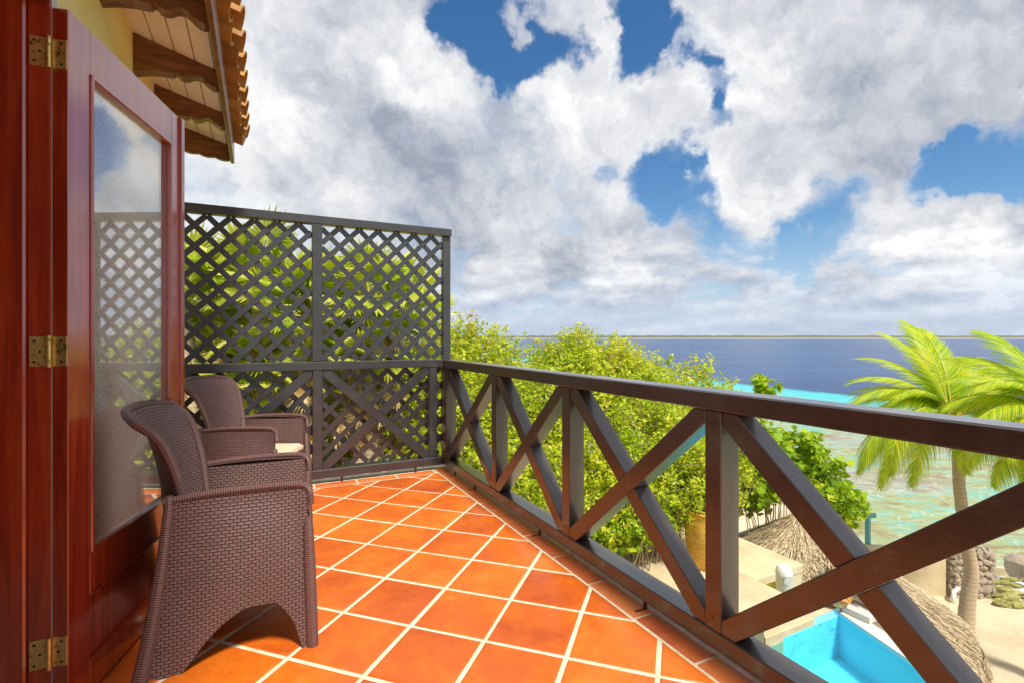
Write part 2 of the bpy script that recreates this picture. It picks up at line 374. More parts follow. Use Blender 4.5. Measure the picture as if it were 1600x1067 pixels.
g = t.noise(P, 9, 6, .65).outputs[0]; rg = t.math('FRACT', t.math('ADD', t.math('MULTIPLY', sz, 11.0), t.math('MULTIPLY', g, .9)))
c = t.mix(g, (.38, .28, .18), (.66, .53, .38)); c = t.mix(t.rng(rg, .82, .97, 0, .5), c, (.12, .07, .04))
finish(t, c, .85, t.math('ADD', g, t.math('MULTIPLY', rg, -.5)), .6, .02); M_bark = m
m, t = mat('twig'); g = t.noise(OC(t), 20, 3).outputs[0]; finish(t, t.mix(g, (.22, .15, .09), (.46, .36, .24)), .85); M_twig = m
m, t = mat('thatch_straw'); ri = t.n('ShaderNodeNewGeometry').outputs['Random Per Island']
c = t.ramp(ri, [(0, (.16, .10, .05)), (.3, (.40, .29, .16)), (.7, (.66, .52, .33)), (1, (.80, .70, .52))]); finish(t, c, .8); M_straw = m
m, t = mat('thatch_base'); g = t.noise(stretched(t, (3, 3, 3)), 8, 8, .7).outputs[0]; finish(t, t.mix(t.rng(g, .35, .65), (.16, .10, .05), (.46, .34, .20)), .9, g, .6, .03); M_thb = m
m, t = mat('stone'); r = t.n('ShaderNodeObjectInfo').outputs['Random']; g = t.noise(OC(t), 5, 7, .7).outputs[0]
c = t.mix(g, (.20, .17, .14), (.46, .40, .32)); c = t.mix(t.math('MULTIPLY', r, .6), c, (.42, .33, .24)); finish(t, c, .9, g, .6, .03); M_stone = m
m, t = mat('mortar'); finish(t, (.10, .085, .07), .9); M_mortar = m
m, t = mat('mossy_rock'); g = t.noise(OC(t), 4, 7, .7).outputs[0]; r = t.n('ShaderNodeObjectInfo').outputs['Random']
c = t.ramp(t.math('ADD', t.math('MULTIPLY', g, .8), t.math('MULTIPLY', r, .25)), [(.3, (.10, .09, .04)), (.5, (.33, .32, .08)), (.7, (.52, .46, .28)), (.9, (.68, .60, .46))]); finish(t, c, .9, g, .5, .04); M_rock = m
m, t = mat('pot_orange'); P = OC(t); g = t.noise(stretched(t, (2, 2, 14)), 2, 6, .6, .8).outputs[0]
c = t.ramp(g, [(.3, (.42, .20, .03)), (.5, (.66, .36, .05)), (.75, (.78, .52, .12))]); finish(t, c, .7, g, .2, .01); M_pot = m
m, t = mat('pot_round'); P = OC(t); wv = t.n('ShaderNodeTexWave', wave_type='BANDS', bands_direction='DIAGONAL', inp={0: P, 1: 9.0, 2: 3.5, 3: 2.0}).outputs[1]
c = t.ramp(wv, [(.1, (.40, .13, .02)), (.5, (.66, .25, .03)), (.95, (.78, .42, .08))]); finish(t, c, .35, Coat_Weight=.4); M_pot2 = m
m, t = mat('soil'); g = t.noise(OC(t), 40, 4).outputs[0]; finish(t, t.mix(g, (.3, .27, .22), (.62, .58, .50)), .9, g, .6, .01); M_soil = m

m, t = mat('sand'); P = t.n('ShaderNodeNewGeometry').outputs['Position']
g = t.noise(P, .8, 7, .62).outputs[0]; g2 = t.noise(P, 9, 6, .7).outputs[0]; g3 = t.noise(P, 3.0, 6, .8).outputs[0]
c = t.mix(t.rng(g, .35, .7), (.66, .55, .39), (.52, .41, .27)); c = t.mix(t.rng(g3, .60, .70, 0, .5), c, (.34, .24, .13))
finish(t, c, .95, t.math('ADD', g, t.math('MULTIPLY', g2, .6)), .6, .08); M_sand = m
m, t = mat('garden_soil'); P = t.n('ShaderNodeNewGeometry').outputs['Position']; g = t.noise(P, 2.2, 7, .7).outputs[0]; g2 = t.noise(P, 20, 4).outputs[0]
c = t.ramp(g, [(.3, (.12, .15, .02)), (.5, (.26, .25, .06)), (.7, (.45, .35, .19))]); finish(t, c, .95, g2, .6, .05); M_soilg = m

# sea: colour of the water body by place; the shore side is shallow over rock
m, t = mat('sea_water'); P = t.n('ShaderNodeNewGeometry').outputs['Position']
A = CW(33, 76); B = CW(42, 49); dAB = (B-A).normalized(); nrm = Vector((-dAB.y, dAB.x, 0))
if nrm.dot(CW(60, 60)-A) < 0: nrm = -nrm
wob = t.math('MULTIPLY', t.math('SUBTRACT', t.noise(P, .05, 5, .6).outputs[0], .5), 9.0)
dist = t.math('ADD', t.math('SUBTRACT', t.vmath('DOT_PRODUCT', P, tuple(nrm)), float(A.dot(nrm))), wob)   # > 0: deep water
PC = t.n('ShaderNodeMapping', inp={0: P, 2: (0, 0, TH)}).outputs[0]
rk = t.noise(stretched(t, (.55, 1, 1), PC), .50, 8, .68, .8).outputs[0]
rk2 = t.noise(stretched(t, (.8, 1, 1), PC), 1.7, 6, .7, .5).outputs[0]
rk3 = t.noise(P, .14, 3, .5).outputs[0]
lac = t.n('ShaderNodeTexVoronoi', feature='DISTANCE_TO_EDGE', inp={0: t.vmath('ADD', stretched(t, (.7, 1, 1), PC), t.vmath('SCALE', t.noise(P, .9, 5).outputs[1], 2.2)), 'Scale': .9}).outputs[0]
shal = t.ramp(t.math('ADD', t.math('MULTIPLY', rk, .65), t.math('MULTIPLY', rk2, .35)), [(.36, (.20, .15, .10)), (.43, (.28, .24, .11)), (.49, (.34, .38, .16)), (.55, (.22, .42, .30)), (.64, (.14, .46, .43))])
shal = t.mix(t.rng(rk3, .50, .68, 0, .55), shal, t.mix(rk2, (.26, .22, .22), (.46, .45, .44)))
shal = t.mix(t.rng(lac, .0, .06, .28, 0.0), shal, (.70, .76, .66))
turq = t.mix(rk, (.03, .46, .54), (.07, .62, .64))
s1 = t.noise(stretched(t, (.006, .05, 1), PC), 1.0, 6, .6).outputs[0]; s2 = t.noise(stretched(t, (.10, .55, 1), PC), 1.0, 8, .72).outputs[0]
deep = t.mix(t.rng(t.math('ADD', t.math('MULTIPLY', s1, .5), t.math('MULTIPLY', s2, .5)), .38, .62), (.003, .028, .115), (.013, .080, .24))
c = t.mix(t.rng(dist, -13, -5.5), shal, turq); c = t.mix(t.rng(dist, -3.2, .6), c, deep)
w = t.noise(stretched(t, (.6, 1, 1), PC), 1.9, 7, .62).outputs[0]; w0 = t.noise(stretched(t, (.10, .35, 1), PC), .8, 7, .65).outputs[0]
foam = t.rng(t.noise(P, 1.4, 9, .75).outputs[0], .70, .78, 0, .30)
c = t.mix(foam, c, (.8, .84, .84))
finish(t, c, .22, t.math('ADD', w, t.math('MULTIPLY', w0, 2.5)), .8, .16, IOR=1.33, Specular_IOR_Level=.20); M_sea = m
m, t = mat('pool_water'); P = OC(t); w = t.noise(t.n('ShaderNodeNewGeometry').outputs['Position'], 7, 4, .5, .6).outputs[0]
bmp = t.n('ShaderNodeBump', inp={'Strength': .8, 'Distance': .06, 'Height': w}).outputs[0]
gl = t.n('ShaderNodeBsdfGlossy', inp={1: .03, 'Normal': bmp}); tr = t.n('ShaderNodeBsdfTransparent', inp={0: (.55, .93, .97, 1)})
fr = t.n('ShaderNodeFresnel', inp={0: 1.33, 'Normal': bmp}).outputs[0]
mx = t.n('ShaderNodeMixShader', inp={0: fr, 1: tr.outputs[0], 2: gl.outputs[0]}); t.n('ShaderNodeOutputMaterial', inp={0: mx.outputs[0]}); M_poolwat = m
m, t = mat('foam'); P = t.n('ShaderNodeNewGeometry').outputs['Position']; g = t.noise(P, 2.5, 8, .75).outputs[0]
p = t.n('ShaderNodeBsdfPrincipled', inp={'Base Color': (.85, .87, .88, 1), 'Roughness': .7}); tr = t.n('ShaderNodeBsdfTransparent')
mx = t.n('ShaderNodeMixShader', inp={0: t.rng(g, .38, .56), 1: tr.outputs[0], 2: p.outputs[0]}); t.n('ShaderNodeOutputMaterial', inp={0: mx.outputs[0]}); M_foam = m
m, t = mat('island_green'); P = t.n('ShaderNodeNewGeometry').outputs['Position']; g = t.noise(P, .05, 5, .7).outputs[0]
finish(t, t.mix(g, (.10, .12, .09), (.20, .20, .14)), .9); M_isl = m
m, t = mat('island_sand'); finish(t, (.42, .40, .34), .9); M_islb = m

Z_DECK, Z_SAND, Z_SEA = -2.9, -4.8, -5.3

# ================================================================== SETTING
def sheet(name, pts, z, m, kind='structure', sub_=None):
    mb = MB(); mb.add([(p[0], p[1], z) for p in pts], [tuple(range(len(pts)))]); o = mb.build(name, m); tag(o, kind=kind); return o
mb = MB(); mb.add([(-6000, -3000, Z_SEA), (7000, -3000, Z_SEA), (7000, 7000, Z_SEA), (-6000, 7000, Z_SEA)], [(0, 1, 2, 3)])
tag(mb.build('sea', M_sea), kind='structure')
# beach: sand shelf that dips under the sea along the shore
shore = [CW(*a) for a in [(30, -30), (24, 6), (17, 11.0), (13.3, 12.6), (11.7, 13.0), (10.9, 13.6), (10.9, 15.2), (11.6, 18), (13.5, 23), (15.5, 28), (17.5, 36), (14, 48), (4, 66), (-30, 110), (-120, 200)]]
inner = [CW(*a) for a in [(4, -30), (3, 3), (3, 6), (3, 8), (3, 9), (3, 10), (3, 12), (3, 14), (3, 17), (3, 21), (2, 26), (-4, 32), (-14, 40), (-50, 60), (-160, 100)]]
def bil(i, f): return shore[i].lerp(shore[i+1], f), inner[i].lerp(inner[i+1], f)
mb = MB(); rows = []; NW = 34
for i in range(len(shore)-1):
    for k in range(5):
        a, b = bil(i, k/5); rows.append((a, b))
vs = []
for a, b in rows:
    dn = (a-b).normalized(); a2 = a + dn*2.5
    for j in range(NW+1):
        f = j/NW; p = b.lerp(a2, f); dd = (p-a).dot(dn)
        z = Z_SAND + .10*mnoise.noise(Vector((p.x*.5, p.y*.5, 0))) + .05*mnoise.noise(Vector((p.x*2, p.y*2, 3)))
        tt = max(0, min(1, (dd+1.6)/2.4)); z -= tt*tt*(3-2*tt)*.9
        vs.append((p.x, p.y, z))
mb.add(vs, [(i*(NW+1)+j, i*(NW+1)+j+1, (i+1)*(NW+1)+j+1, (i+1)*(NW+1)+j) for i in range(len(rows)-1) for j in range(NW)])
tag(mb.build('beach_sand', M_sand, smooth=True), kind='structure')
# garden ground under the shrubs
mb = MB()
def gz(p):
    c = p.x*math.cos(TH) - p.y*math.sin(TH)
    return -3.1 + .25*mnoise.noise(Vector((p.x*.3, p.y*.3, 5)))
g0, g1 = -60, 60; N = 50
pts = [(-40 + 46.0*i/N, -20 + 60.0*j/N) for i in range(N+1) for j in range(N+1)]
vs = []
for x, y in pts:
    p = Vector((x, y, 0)); cx = math.cos(TH)*x - math.sin(TH)*y; cy = math.sin(TH)*x + math.cos(TH)*y
    z = gz(p) - max(0, min(1, (x-4.2)/1.8))*2.2 if y > 5.2 else gz(p) - .1
    vs.append((x, y, z))
mb.add(vs, [(i*(N+1)+j, (i+1)*(N+1)+j, (i+1)*(N+1)+j+1, i*(N+1)+j+1) for i in range(N) for j in range(N)])
tag(mb.build('garden_ground', M_soilg, smooth=True), kind='structure')

# far island on the horizon: long low land with a pale beach
mb = MB(); mb2 = MB(); L = []; n = 420
for k in range(n+1):
    X = -900 + 3700*k/n; Y = 2300 + 120*math.sin(k*.02)
    hgt = 9.5 + 3*mnoise.noise(Vector((k*.045, 0, 0))) + 2.6*mnoise.noise(Vector((k*.33, 3, 0))) + 1.2*abs(mnoise.noise(Vector((k*1.3, 7, 0))))
    hgt *= min(1, k/60+.25)*min(1, (n-k)/30+.2)
    L.append((CW(X, Y-25, Z_SEA-1), CW(X, Y-5, Z_SEA+1.6+2.2*mnoise.noise(Vector((k*.2, 0, 9)))), CW(X, Y, Z_SEA+3.0), CW(X, Y+6, Z_SEA+4+hgt*.85), CW(X, Y+60, Z_SEA+4.4+hgt), CW(X, Y+400, Z_SEA-1)))
def strip(mb, a, b):
    i0 = len(mb.v); vs = []
    for r in L: vs += [r[a], r[b]]
    mb.add(vs, [(2*i, 2*i+2, 2*i+3, 2*i+1) for i in range(len(L)-1)])
strip(mb2, 0, 1); strip(mb2, 1, 2); strip(mb, 2, 3); strip(mb, 3, 4); strip(mb, 4, 5)
isl = mb.build('far_island', M_isl); tag(isl, kind='structure')
ib = mb2.build('island_beach', M_islb); tag(ib, kind='structure')

# ================================================================== BALCONY FLOOR
Q_IN, P_IN = 1.480, 4.440       # outer edge of the diagonal tile field
slab = MB(); slab.box((-.66, -1.6, -.30), (1.66, 4.70, -.0022))
floor = slab.build('balcony_floor', M_grout, base=(0, 0, 0)); tag(floor, kind='structure')
ledge = MB(); ledge.box((1.66, -1.6, -.36), (1.74, 4.84, -.012)); ledge.box((-.66, 4.70, -.36), (1.66, 4.84, -.012))
tag(ledge.build('balcony_ledge', M_ledge, base=(0, 0, 0)), kind='structure')
def clip(poly, ax, val, keep_less):
    out = []
    for i in range(len(poly)):
        a, b = poly[i], poly[(i+1) % len(poly)]
        ia = (a[ax] <= val) == keep_less or a[ax] == val; ib_ = (b[ax] <= val) == keep_less or b[ax] == val
        if ia: out.append(a)
        if ia != ib_:
            tt = (val-a[ax])/(b[ax]-a[ax]); out.append((a[0]+tt*(b[0]-a[0]), a[1]+tt*(b[1]-a[1])))
    return out
def inset(poly, d):
    c = (sum(p[0] for p in poly)/len(poly), sum(p[1] for p in poly)/len(poly)); n = len(poly); out = []
    for i in range(n):
        p0, p1, p2 = Vector(poly[i-1]), Vector(poly[i]), Vector(poly[(i+1) % n])
        e1 = (p1-p0).normalized(); e2 = (p2-p1).normalized(); n1 = Vector((-e1.y, e1.x)); n2 = Vector((-e2.y, e2.x))
        k = 1 + n1.dot(n2)
        q = p1 + (n1+n2)*(d/max(k, .35)); out.append((q.x, q.y))
    return out
def tile_mesh(poly, m, h=.0):
    # poly counter-clockwise
    A = sum(poly[i][0]*poly[(i+1) % len(poly)][1] - poly[(i+1) % len(poly)][0]*poly[i][1] for i in range(len(poly)))
    if A < 0: poly = poly[::-1]
    if abs(A)/2 < .0012: return None
    mb = MB(); n = len(poly); c = Vector((sum(p[0] for p in poly)/n, sum(p[1] for p in poly)/n, 0))
    p1 = inset(poly, .0035); p2 = inset(poly, .012)
    vs = [(*p, -.012) for p in poly] + [(*p, -.0015) for p in poly] + [(*p, .0012+h) for p in p1] + [(*p, .0020+h) for p in p2]
    fs = []
    for r in range(3): fs += [(r*n+i, r*n+(i+1) % n, (r+1)*n+(i+1) % n, (r+1)*n+i) for i in range(n)]
    fs.append(tuple(range(3*n, 4*n)))
    mb.add(vs, fs); return mb, c
pitch = .344; hw = (pitch-.0185)/2; k2 = math.sqrt(.5)
def addtile(poly, m, name='floor_tile'):
    r = tile_mesh(poly, m, random.uniform(-.0006, .0008))
    if not r: return
    mb, c = r; o = mb.build(name, m, floor, base=tuple(c), smooth=True, sharp=50)
    o.location = c; o.rotation_euler = (random.gauss(0, .0010), random.gauss(0, .0010), random.gauss(0, .002))
ctr0 = (.587, 2.146 + pitch*k2)     # a joint crossing was measured at (.587, 2.146)
for i in range(-16, 17):
    for j in range(-16, 17):
        cx = ctr0[0] + (i-j)*pitch*k2; cy = ctr0[1] + (i+j)*pitch*k2
        if cx < -1 or cx > 1.9 or cy < -1.7 or cy > 4.9: continue
        e = 2*hw*k2; ch = .006
        jx, jy = random.gauss(0, .0010), random.gauss(0, .0010)
        poly = [(cx+e+jx, cy+jy), (cx+jx, cy+e+jy), (cx-e+jx, cy+jy), (cx+jx, cy-e+jy)]
        for ax, val, kl in ((0, Q_IN, True), (0, -.62, False), (1, P_IN, True), (1, -1.5, False)):
            if poly: poly = clip(poly, ax, val, kl)
        if len(poly) >= 3: addtile(poly, M_tile)
# border row along the railing and along the screen, with a rounded nosing
def border_piece(y0, y1, along_y=True):
    mb = MB(); a, b = Q_IN+.016, 1.645
    prof = [(a, -.012), (a, -.001), (a+.004, .002), (b-.055, .002), (b-.035, .001), (b-.018, -.003), (b-.006, -.010), (b, -.022), (b, -.05)]
    n = len(prof); vs = [(x, y, z) for y in (y0, y1) for x, z in prof]
    fs = [(i, i+1, n+i+1, n+i) for i in range(n-1)] + [tuple(range(n))[::-1], tuple(range(n, 2*n))]
    if not along_y:
        off = P_IN - Q_IN; vs = [(y, x+off, z) for x, y, z in vs]
        fs = [f[::-1] for f in fs]
    mb.add(vs, fs); mb.uv = [(0, 0)]*len(mb.v)
    c = Vector((sum(v[0] for v in mb.v)/len(mb.v), sum(v[1] for v in mb.v)/len(mb.v), 0))
    o = mb.build('border_tile', M_border, floor, base=tuple(c), smooth=True, sharp=50); o.location = c
y = 3.49 + .348*2
ys = [y - .348*k for k in range(17)]
for k in range(len(ys)-1): border_piece(ys[k+1]+.008, ys[k]-.008)
border_piece(ys[0]+.008, 4.60)
xs = [Q_IN-.02 - .348*k for k in range(8)]
for k in range(len(xs)-1): border_piece(max(-.62, xs[k+1]+.008), xs[k]-.008, False)
# the storey below, carrying the balcony
low = thing('ground_storey', 'pale rendered ground storey wall under the tiled balcony', 'wall', (0, 0, Z_DECK-.3))
mb = MB(); mb.box((-.7, -1.6, Z_DECK-.4), (1.55, 4.6, -.301)); part(mb, 'wall', M_cream, low)

# ================================================================== RAILING
rail = thing('balcony_railing', 'dark brown wooden balcony railing with X braces running along the right side of the tiles', 'railing', (1.63, 1.5, 0))
QF, QB = 1.575, 1.685
mb = MB(); mb.box((QF-.002, -1.5, .967), (QB+.002, 4.70, 1.040), .006); part(mb, 'top_rail', M_rail, rail)
mb = MB(); mb.box((QF, -1.5, .040), (QB, 4.64, .113), .005); part(mb, 'bottom_rail', M_rail, rail)
def brace_polys(y0, y1, z0, z1, hw):
    """two crossing bands cut to the bay; the first is notched where the second passes"""
    def band(a, b):
        u = Vector((b[0]-a[0], b[1]-a[1])).normalized(); n_ = Vector((-u.y, u.x)); a = Vector(a)-u*.3; b = Vector(b)+u*.3
        return [tuple(a+n_*hw), tuple(a-n_*hw), tuple(b-n_*hw), tuple(b+n_*hw)], n_
    def rect(pl):
        for ax, val, kl in ((0, y1-.0012, True), (0, y0+.0012, False), (1, z1-.0012, True), (1, z0+.0012, False)): pl = clip(pl, ax, val, kl)
        return pl
    def half(pl, n_, c0, sg):
        out = []
        f_ = lambda p: sg*(n_.x*p[0]+n_.y*p[1]-c0)-hw-.0006
        for i in range(len(pl)):
            a, b = pl[i], pl[(i+1) % len(pl)]; fa, fb = f_(a), f_(b)
            if fa >= 0: out.append(a)
            if (fa >= 0) != (fb >= 0): t_ = fa/(fa-fb); out.append((a[0]+t_*(b[0]-a[0]), a[1]+t_*(b[1]-a[1])))
        return out
    A_, nA_ = band((y0, z0), (y1, z1)); B_, nB_ = band((y0, z1), (y1, z0)); A_, B_ = rect(A_), rect(B_)
    c0 = nB_.x*(y0+y1)/2 + nB_.y*(z0+z1)/2
    c1 = nA_.x*(y0+y1)/2 + nA_.y*(z0+z1)/2
    return [half(A_, nB_, c0, 1), half(A_, nB_, c0, -1)], [B_]
posts = [(4.512, 4.630), (3.400, 3.476), (2.405, 2.485), (1.356, 1.434), (.31, .39), (-.73, -.65)]
for a, b in posts:
    mb = MB(); mb.box((QF+.002, a, .114), (QB-.004, b, .966), .004); part(mb, 'post', M_rail, rail)
for a, b in posts[1:]:
    for z_ in (.165, .915):
        yc_ = (a+b)/2 + random.uniform(-.006, .006); mb = MB(); mb.tube([(QF+.0025, yc_, z_), (QF+.0005, yc_, z_)], .0052, 10); part(mb, 'screw_head', M_iron, rail)
for (a0, a1), (b0, b1) in zip(posts[1:], posts[:-1]):
    y0, y1 = a1, b0          # bay between posts; braces run corner to corner
    zl, zh = .114, .966
    for k, pl in enumerate(brace_polys(y0, y1, zl, zh, .040)):
        mb = MB()
        for pg in pl: mb.poly([(QF+(.004 if k else .007), a_, b_) for a_, b_ in pg], (1, 0, 0), .090)
        o = part(mb, 'brace', M_rail, rail); bv = o.modifiers.new('edge', 'BEVEL'); bv.width = .003; bv.segments = 1; bv.limit_method = 'ANGLE'
for fy in (4.30, 3.83, 2.765, 1.79, .75):
    mb = MB(); mb.tube([(1.590, fy, 0), (1.590, fy, .045)], .009, 8); mb.box((1.530, fy-.005, .0022), (1.594, fy+.005, .0052))
    part(mb, 'rail_foot', M_iron, rail)

# ================================================================== LATTICE SCREEN
PS = 4.60
scr = thing('lattice_screen', 'tall charcoal lattice privacy screen with two panels at the far end of the balcony', 'lattice screen', (.5, PS, 0))
def sbox(name, a, b, bev=.004): mb = MB(); mb.box(a, b, bev); return part(mb, name, M_screen, scr)
sbox('top_rail', (-.70, PS, 2.222), (1.667, PS+.09, 2.292))
sbox('middle_rail', (-.70, PS-.03, .972), (1.571, PS+.085, 1.043))
sbox('bottom_rail', (-.70, PS-.03, .042), (1.571, PS+.085, .118))
sbox('post', (.408, PS+.002, 1.044), (.490, PS+.085, 2.221)); sbox('post', (1.589, PS+.034, .02), (1.667, PS+.092, 2.221))
sbox('post', (-.70, PS+.002, 1.044), (-.62, PS+.085, 2.221))
for a, b in ((.408, .490), (1.435, 1.510), (-.60, -.525)): sbox('post', (a, PS-.026, .119), (b, PS+.05, .971))
for x0, x1 in ((.490, 1.435), (-.525, .408)):
    for k, pl in enumerate(brace_polys(x0, x1, .119, .971, .040)):
        mb = MB()
        for pg in pl: mb.poly([(a_, PS-(.020 if k else .017), b_) for a_, b_ in pg], (0, 1, 0), .034)
        o = part(mb, 'brace', M_screen, scr); bv = o.modifiers.new('edge', 'BEVEL'); bv.width = .003; bv.segments = 1; bv.limit_method = 'ANGLE'
# laths: two crossed layers per panel
lp = .168
def laths(x0, x1, z0, z1):
    for sgn in (1, -1):
        yy = PS+.066 if sgn > 0 else PS+.0545
        c0 = 1.680 if sgn > 0 else -2.416
        for k in range(-60, 60):
            c = c0 + lp*k                 # q + sgn*z = c
            pts = []
            # z = sgn*(c - q)
            qa, qb = x0, x1; za, zb = sgn*(c-qa), sgn*(c-qb)
            lo_, hi_ = z0, z1
            t0, t1 = 0.0, 1.0; dz_ = zb-za
            ta, tb = (lo_-za)/dz_, (hi_-za)/dz_
            if ta > tb: ta, tb = tb, ta
            t0, t1 = max(t0, ta), min(t1, tb)
            if t1-t0 < .03: continue
            P0 = Vector((qa+(qb-qa)*t0, yy, za+dz_*t0)); P1 = Vector((qa+(qb-qa)*t1, yy, za+dz_*t1))
            mb = MB(); w_ = .0445*random.uniform(.96, 1.03); mb.beam(P0, P1, w_, .0105, (0, 1, 0), .0015); part(mb, 'lath', M_screen, scr)
laths(-.62, .408, 1.052, 2.214); laths(.490, 1.589, 1.052, 2.214)
laths(-.62, .420, .127, .963); laths(.480, 1.589, .127, .963)
for fx in (.649, 1.305): mb = MB(); mb.tube([(fx, PS-.015, 0), (fx, PS-.015, .045)], .009, 8); part(mb, 'screen_foot', M_iron, scr)

# ================================================================== HOUSE
house = thing('house', 'yellow stucco house side with mahogany doorway, white soffit, carved rafters and clay tile eave', 'house', (-.62, 2.5, 0))
WQ = -.62
mb = MB(); mb.box((-.85, 2.20, -.3), (WQ, 4.62, 2.93)); part(mb, 'wall', M_wall, house)
mb = MB(); mb.box((-.85, .35, 2.40), (WQ, 2.20, 2.93)); mb.box((-.85, -2.2, -.3), (WQ, .35, 2.93)); part(mb, 'wall', M_wall, house)
mb = MB(); mb.box((-4.5, -2.2, -.3), (-.851, 4.62, -.02)); mb.box((-4.5, -2.2, -.02), (-4.3, 4.62, 2.9)); mb.box((-4.3, 4.4, -.02), (-.851, 4.62, 2.9)); mb.box((-4.3, -2.2, -.02), (-.851, -2.0, 2.9)); mb.box((-4.5, -2.2, 2.9), (-.851, 4.62, 2.93))
part(mb, 'room_shell', M_int, house)
mb = MB(); mb.box((-4.5, -2.2, -3.3), (-.75, 4.62, -.301)); part(mb, 'lower_wall', M_wall, house)
# jamb: rebated mahogany frame
fr_ = MB()
fr_.box((-.658, 2.120, 0), (-.600, 2.165, 2.40), .003); fr_.box((-.86, 2.105, 0), (-.6585, 2.198, 2.40), .006)
fr_.box((-.86, .38, 2.325), (-.600, 2.104, 2.40), .003); fr_.box((-.86, .35, 0), (-.600, .38, 2.40), .003)
frame = part(fr_, 'door_frame', M_mahog, house)
mb = MB(); mb.box((-.640, 2.1655, 0), (-.612, 2.1995, 2.47), .002); mb.box((-.640, .35, 2.4005), (-.612, 2.165, 2.47), .002); mb.box((-.5995, 2.1205, 0), (-.5965, 2.1645, 2.40), .001); part(mb, 'frame_seal', M_seal, house)
# door leaf, opened almost flat against the wall
H0 = Vector((-.5535, 2.107, 0)); H1 = Vector((-.340, 2.930, 0)); e = (H1-H0).normalized(); DWID = (H1-H0).length
fn = Vector((e.y, -e.x, 0))            # facing the balcony
if fn.x < 0: fn = -fn
DT = .045
def dpt(s, t_, z): return H0 + e*s + fn*(-t_) + Vector((0, 0, z))     # s along leaf, t_ behind front face
def dbox(mb, s0, s1, t0, t1, z0, z1, bev=.002):
    c = dpt((s0+s1)/2, (t0+t1)/2, (z0+z1)/2); M = Matrix((e, fn, Vector((0, 0, 1)))).transposed()
    mb.beam_frame(c, M, (abs(s1-s0)/2, abs(t1-t0)/2, abs(z1-z0)/2), bev); return mb
DH = 2.315; s_l, s_r = .118, DWID-.105; g_b, g_t = .50, 2.165
mb = MB(); dbox(mb, 0, s_l, 0, DT, .012, DH); dbox(mb, s_r, DWID-.004, 0, DT, .012, DH)
dbox(mb, s_l+.0005, s_r-.0005, .0008, DT, g_t, DH); dbox(mb, s_l+.0005, s_r-.0005, .0008, DT, .36, g_b)
dbox(mb, s_l+.0005, s_r-.0005, .0008, DT, .012, .13)
door = part(mb, 'door', M_mahog, house)
mb = MB(); dbox(mb, s_l+.002, s_r-.002, .014, DT-.012, .128, .362); sub(mb, 'door_panel', M_mahog, door, house)
mb = MB()
for (a, b, c_, d_) in ((s_l, s_l+.016, g_b, g_t), (s_r-.016, s_r, g_b, g_t)): dbox(mb, a, b, -.007, .012, c_+.0005, d_-.0005, .004)
dbox(mb, s_l, s_r, -.0075, .012, g_b, g_b+.018, .004); dbox(mb, s_l, s_r, -.0075, .012, g_t-.018, g_t, .004)
for (a, b) in ((s_l+.004, s_r-.004),): dbox(mb, a, b, -.004, .010, .352, .358, .002)
sub(mb, 'glazing_bead', M_mahog, door, house)
mb = MB(); dbox(mb, s_l+.014, s_r-.014, .016, .021, g_b+.016, g_t-.016, .0005); sub(mb, 'glass', M_glass, door, house)
mb = MB(); dbox(mb, DWID-.022, DWID+.012, -.012, .004, .012, DH+.004, .004); sub(mb, 'meeting_strip', M_mahog, door, house)
for zc in (2.165, 1.205, .235):        # three butt hinges
    mb = MB(); hx = Vector((-.606, 2.116, 0))
    mb.box((-.652, 2.1165, zc-.047), (-.606, 2.1198, zc+.047), .0006)
    # leaf on the door edge
    a0 = dpt(0, DT-.004, 0); c = dpt(-.0012, DT/2, zc); M = Matrix((e, fn, Vector((0, 0, 1)))).transposed()
    mb.beam_frame(c, M, (.0014, .0205, .047), .0005)
    k0 = Vector((-.602, 2.107, zc))
    mb.tube([k0+Vector((0, 0, -.05)), k0+Vector((0, 0, .05))], .0065, 10)
    for q_ in (-.018, .018): mb.tube([k0+Vector((0, 0, q_-.001)), k0+Vector((0, 0, q_+.001))], .0074, 10)
    hg = sub(mb, 'hinge', M_brass, door, house)
    for dz_ in (-.033, 0, .033):
        dx = -.010 if dz_ else .004
        p = Vector((-.630+dx, 2.1155, zc+dz_)); mb2 = MB(); mb2.tube([p, p+Vector((0, .002, 0))], .0042, 8); sub(mb2, 'hinge_screw', M_hole, door, house)
        p = dpt(-.0036, DT/2+dx*.6, zc+dz_); mb2 = MB(); mb2.tube([p, p+e*.002], .0042, 8); sub(mb2, 'hinge_screw', M_hole, door, house)

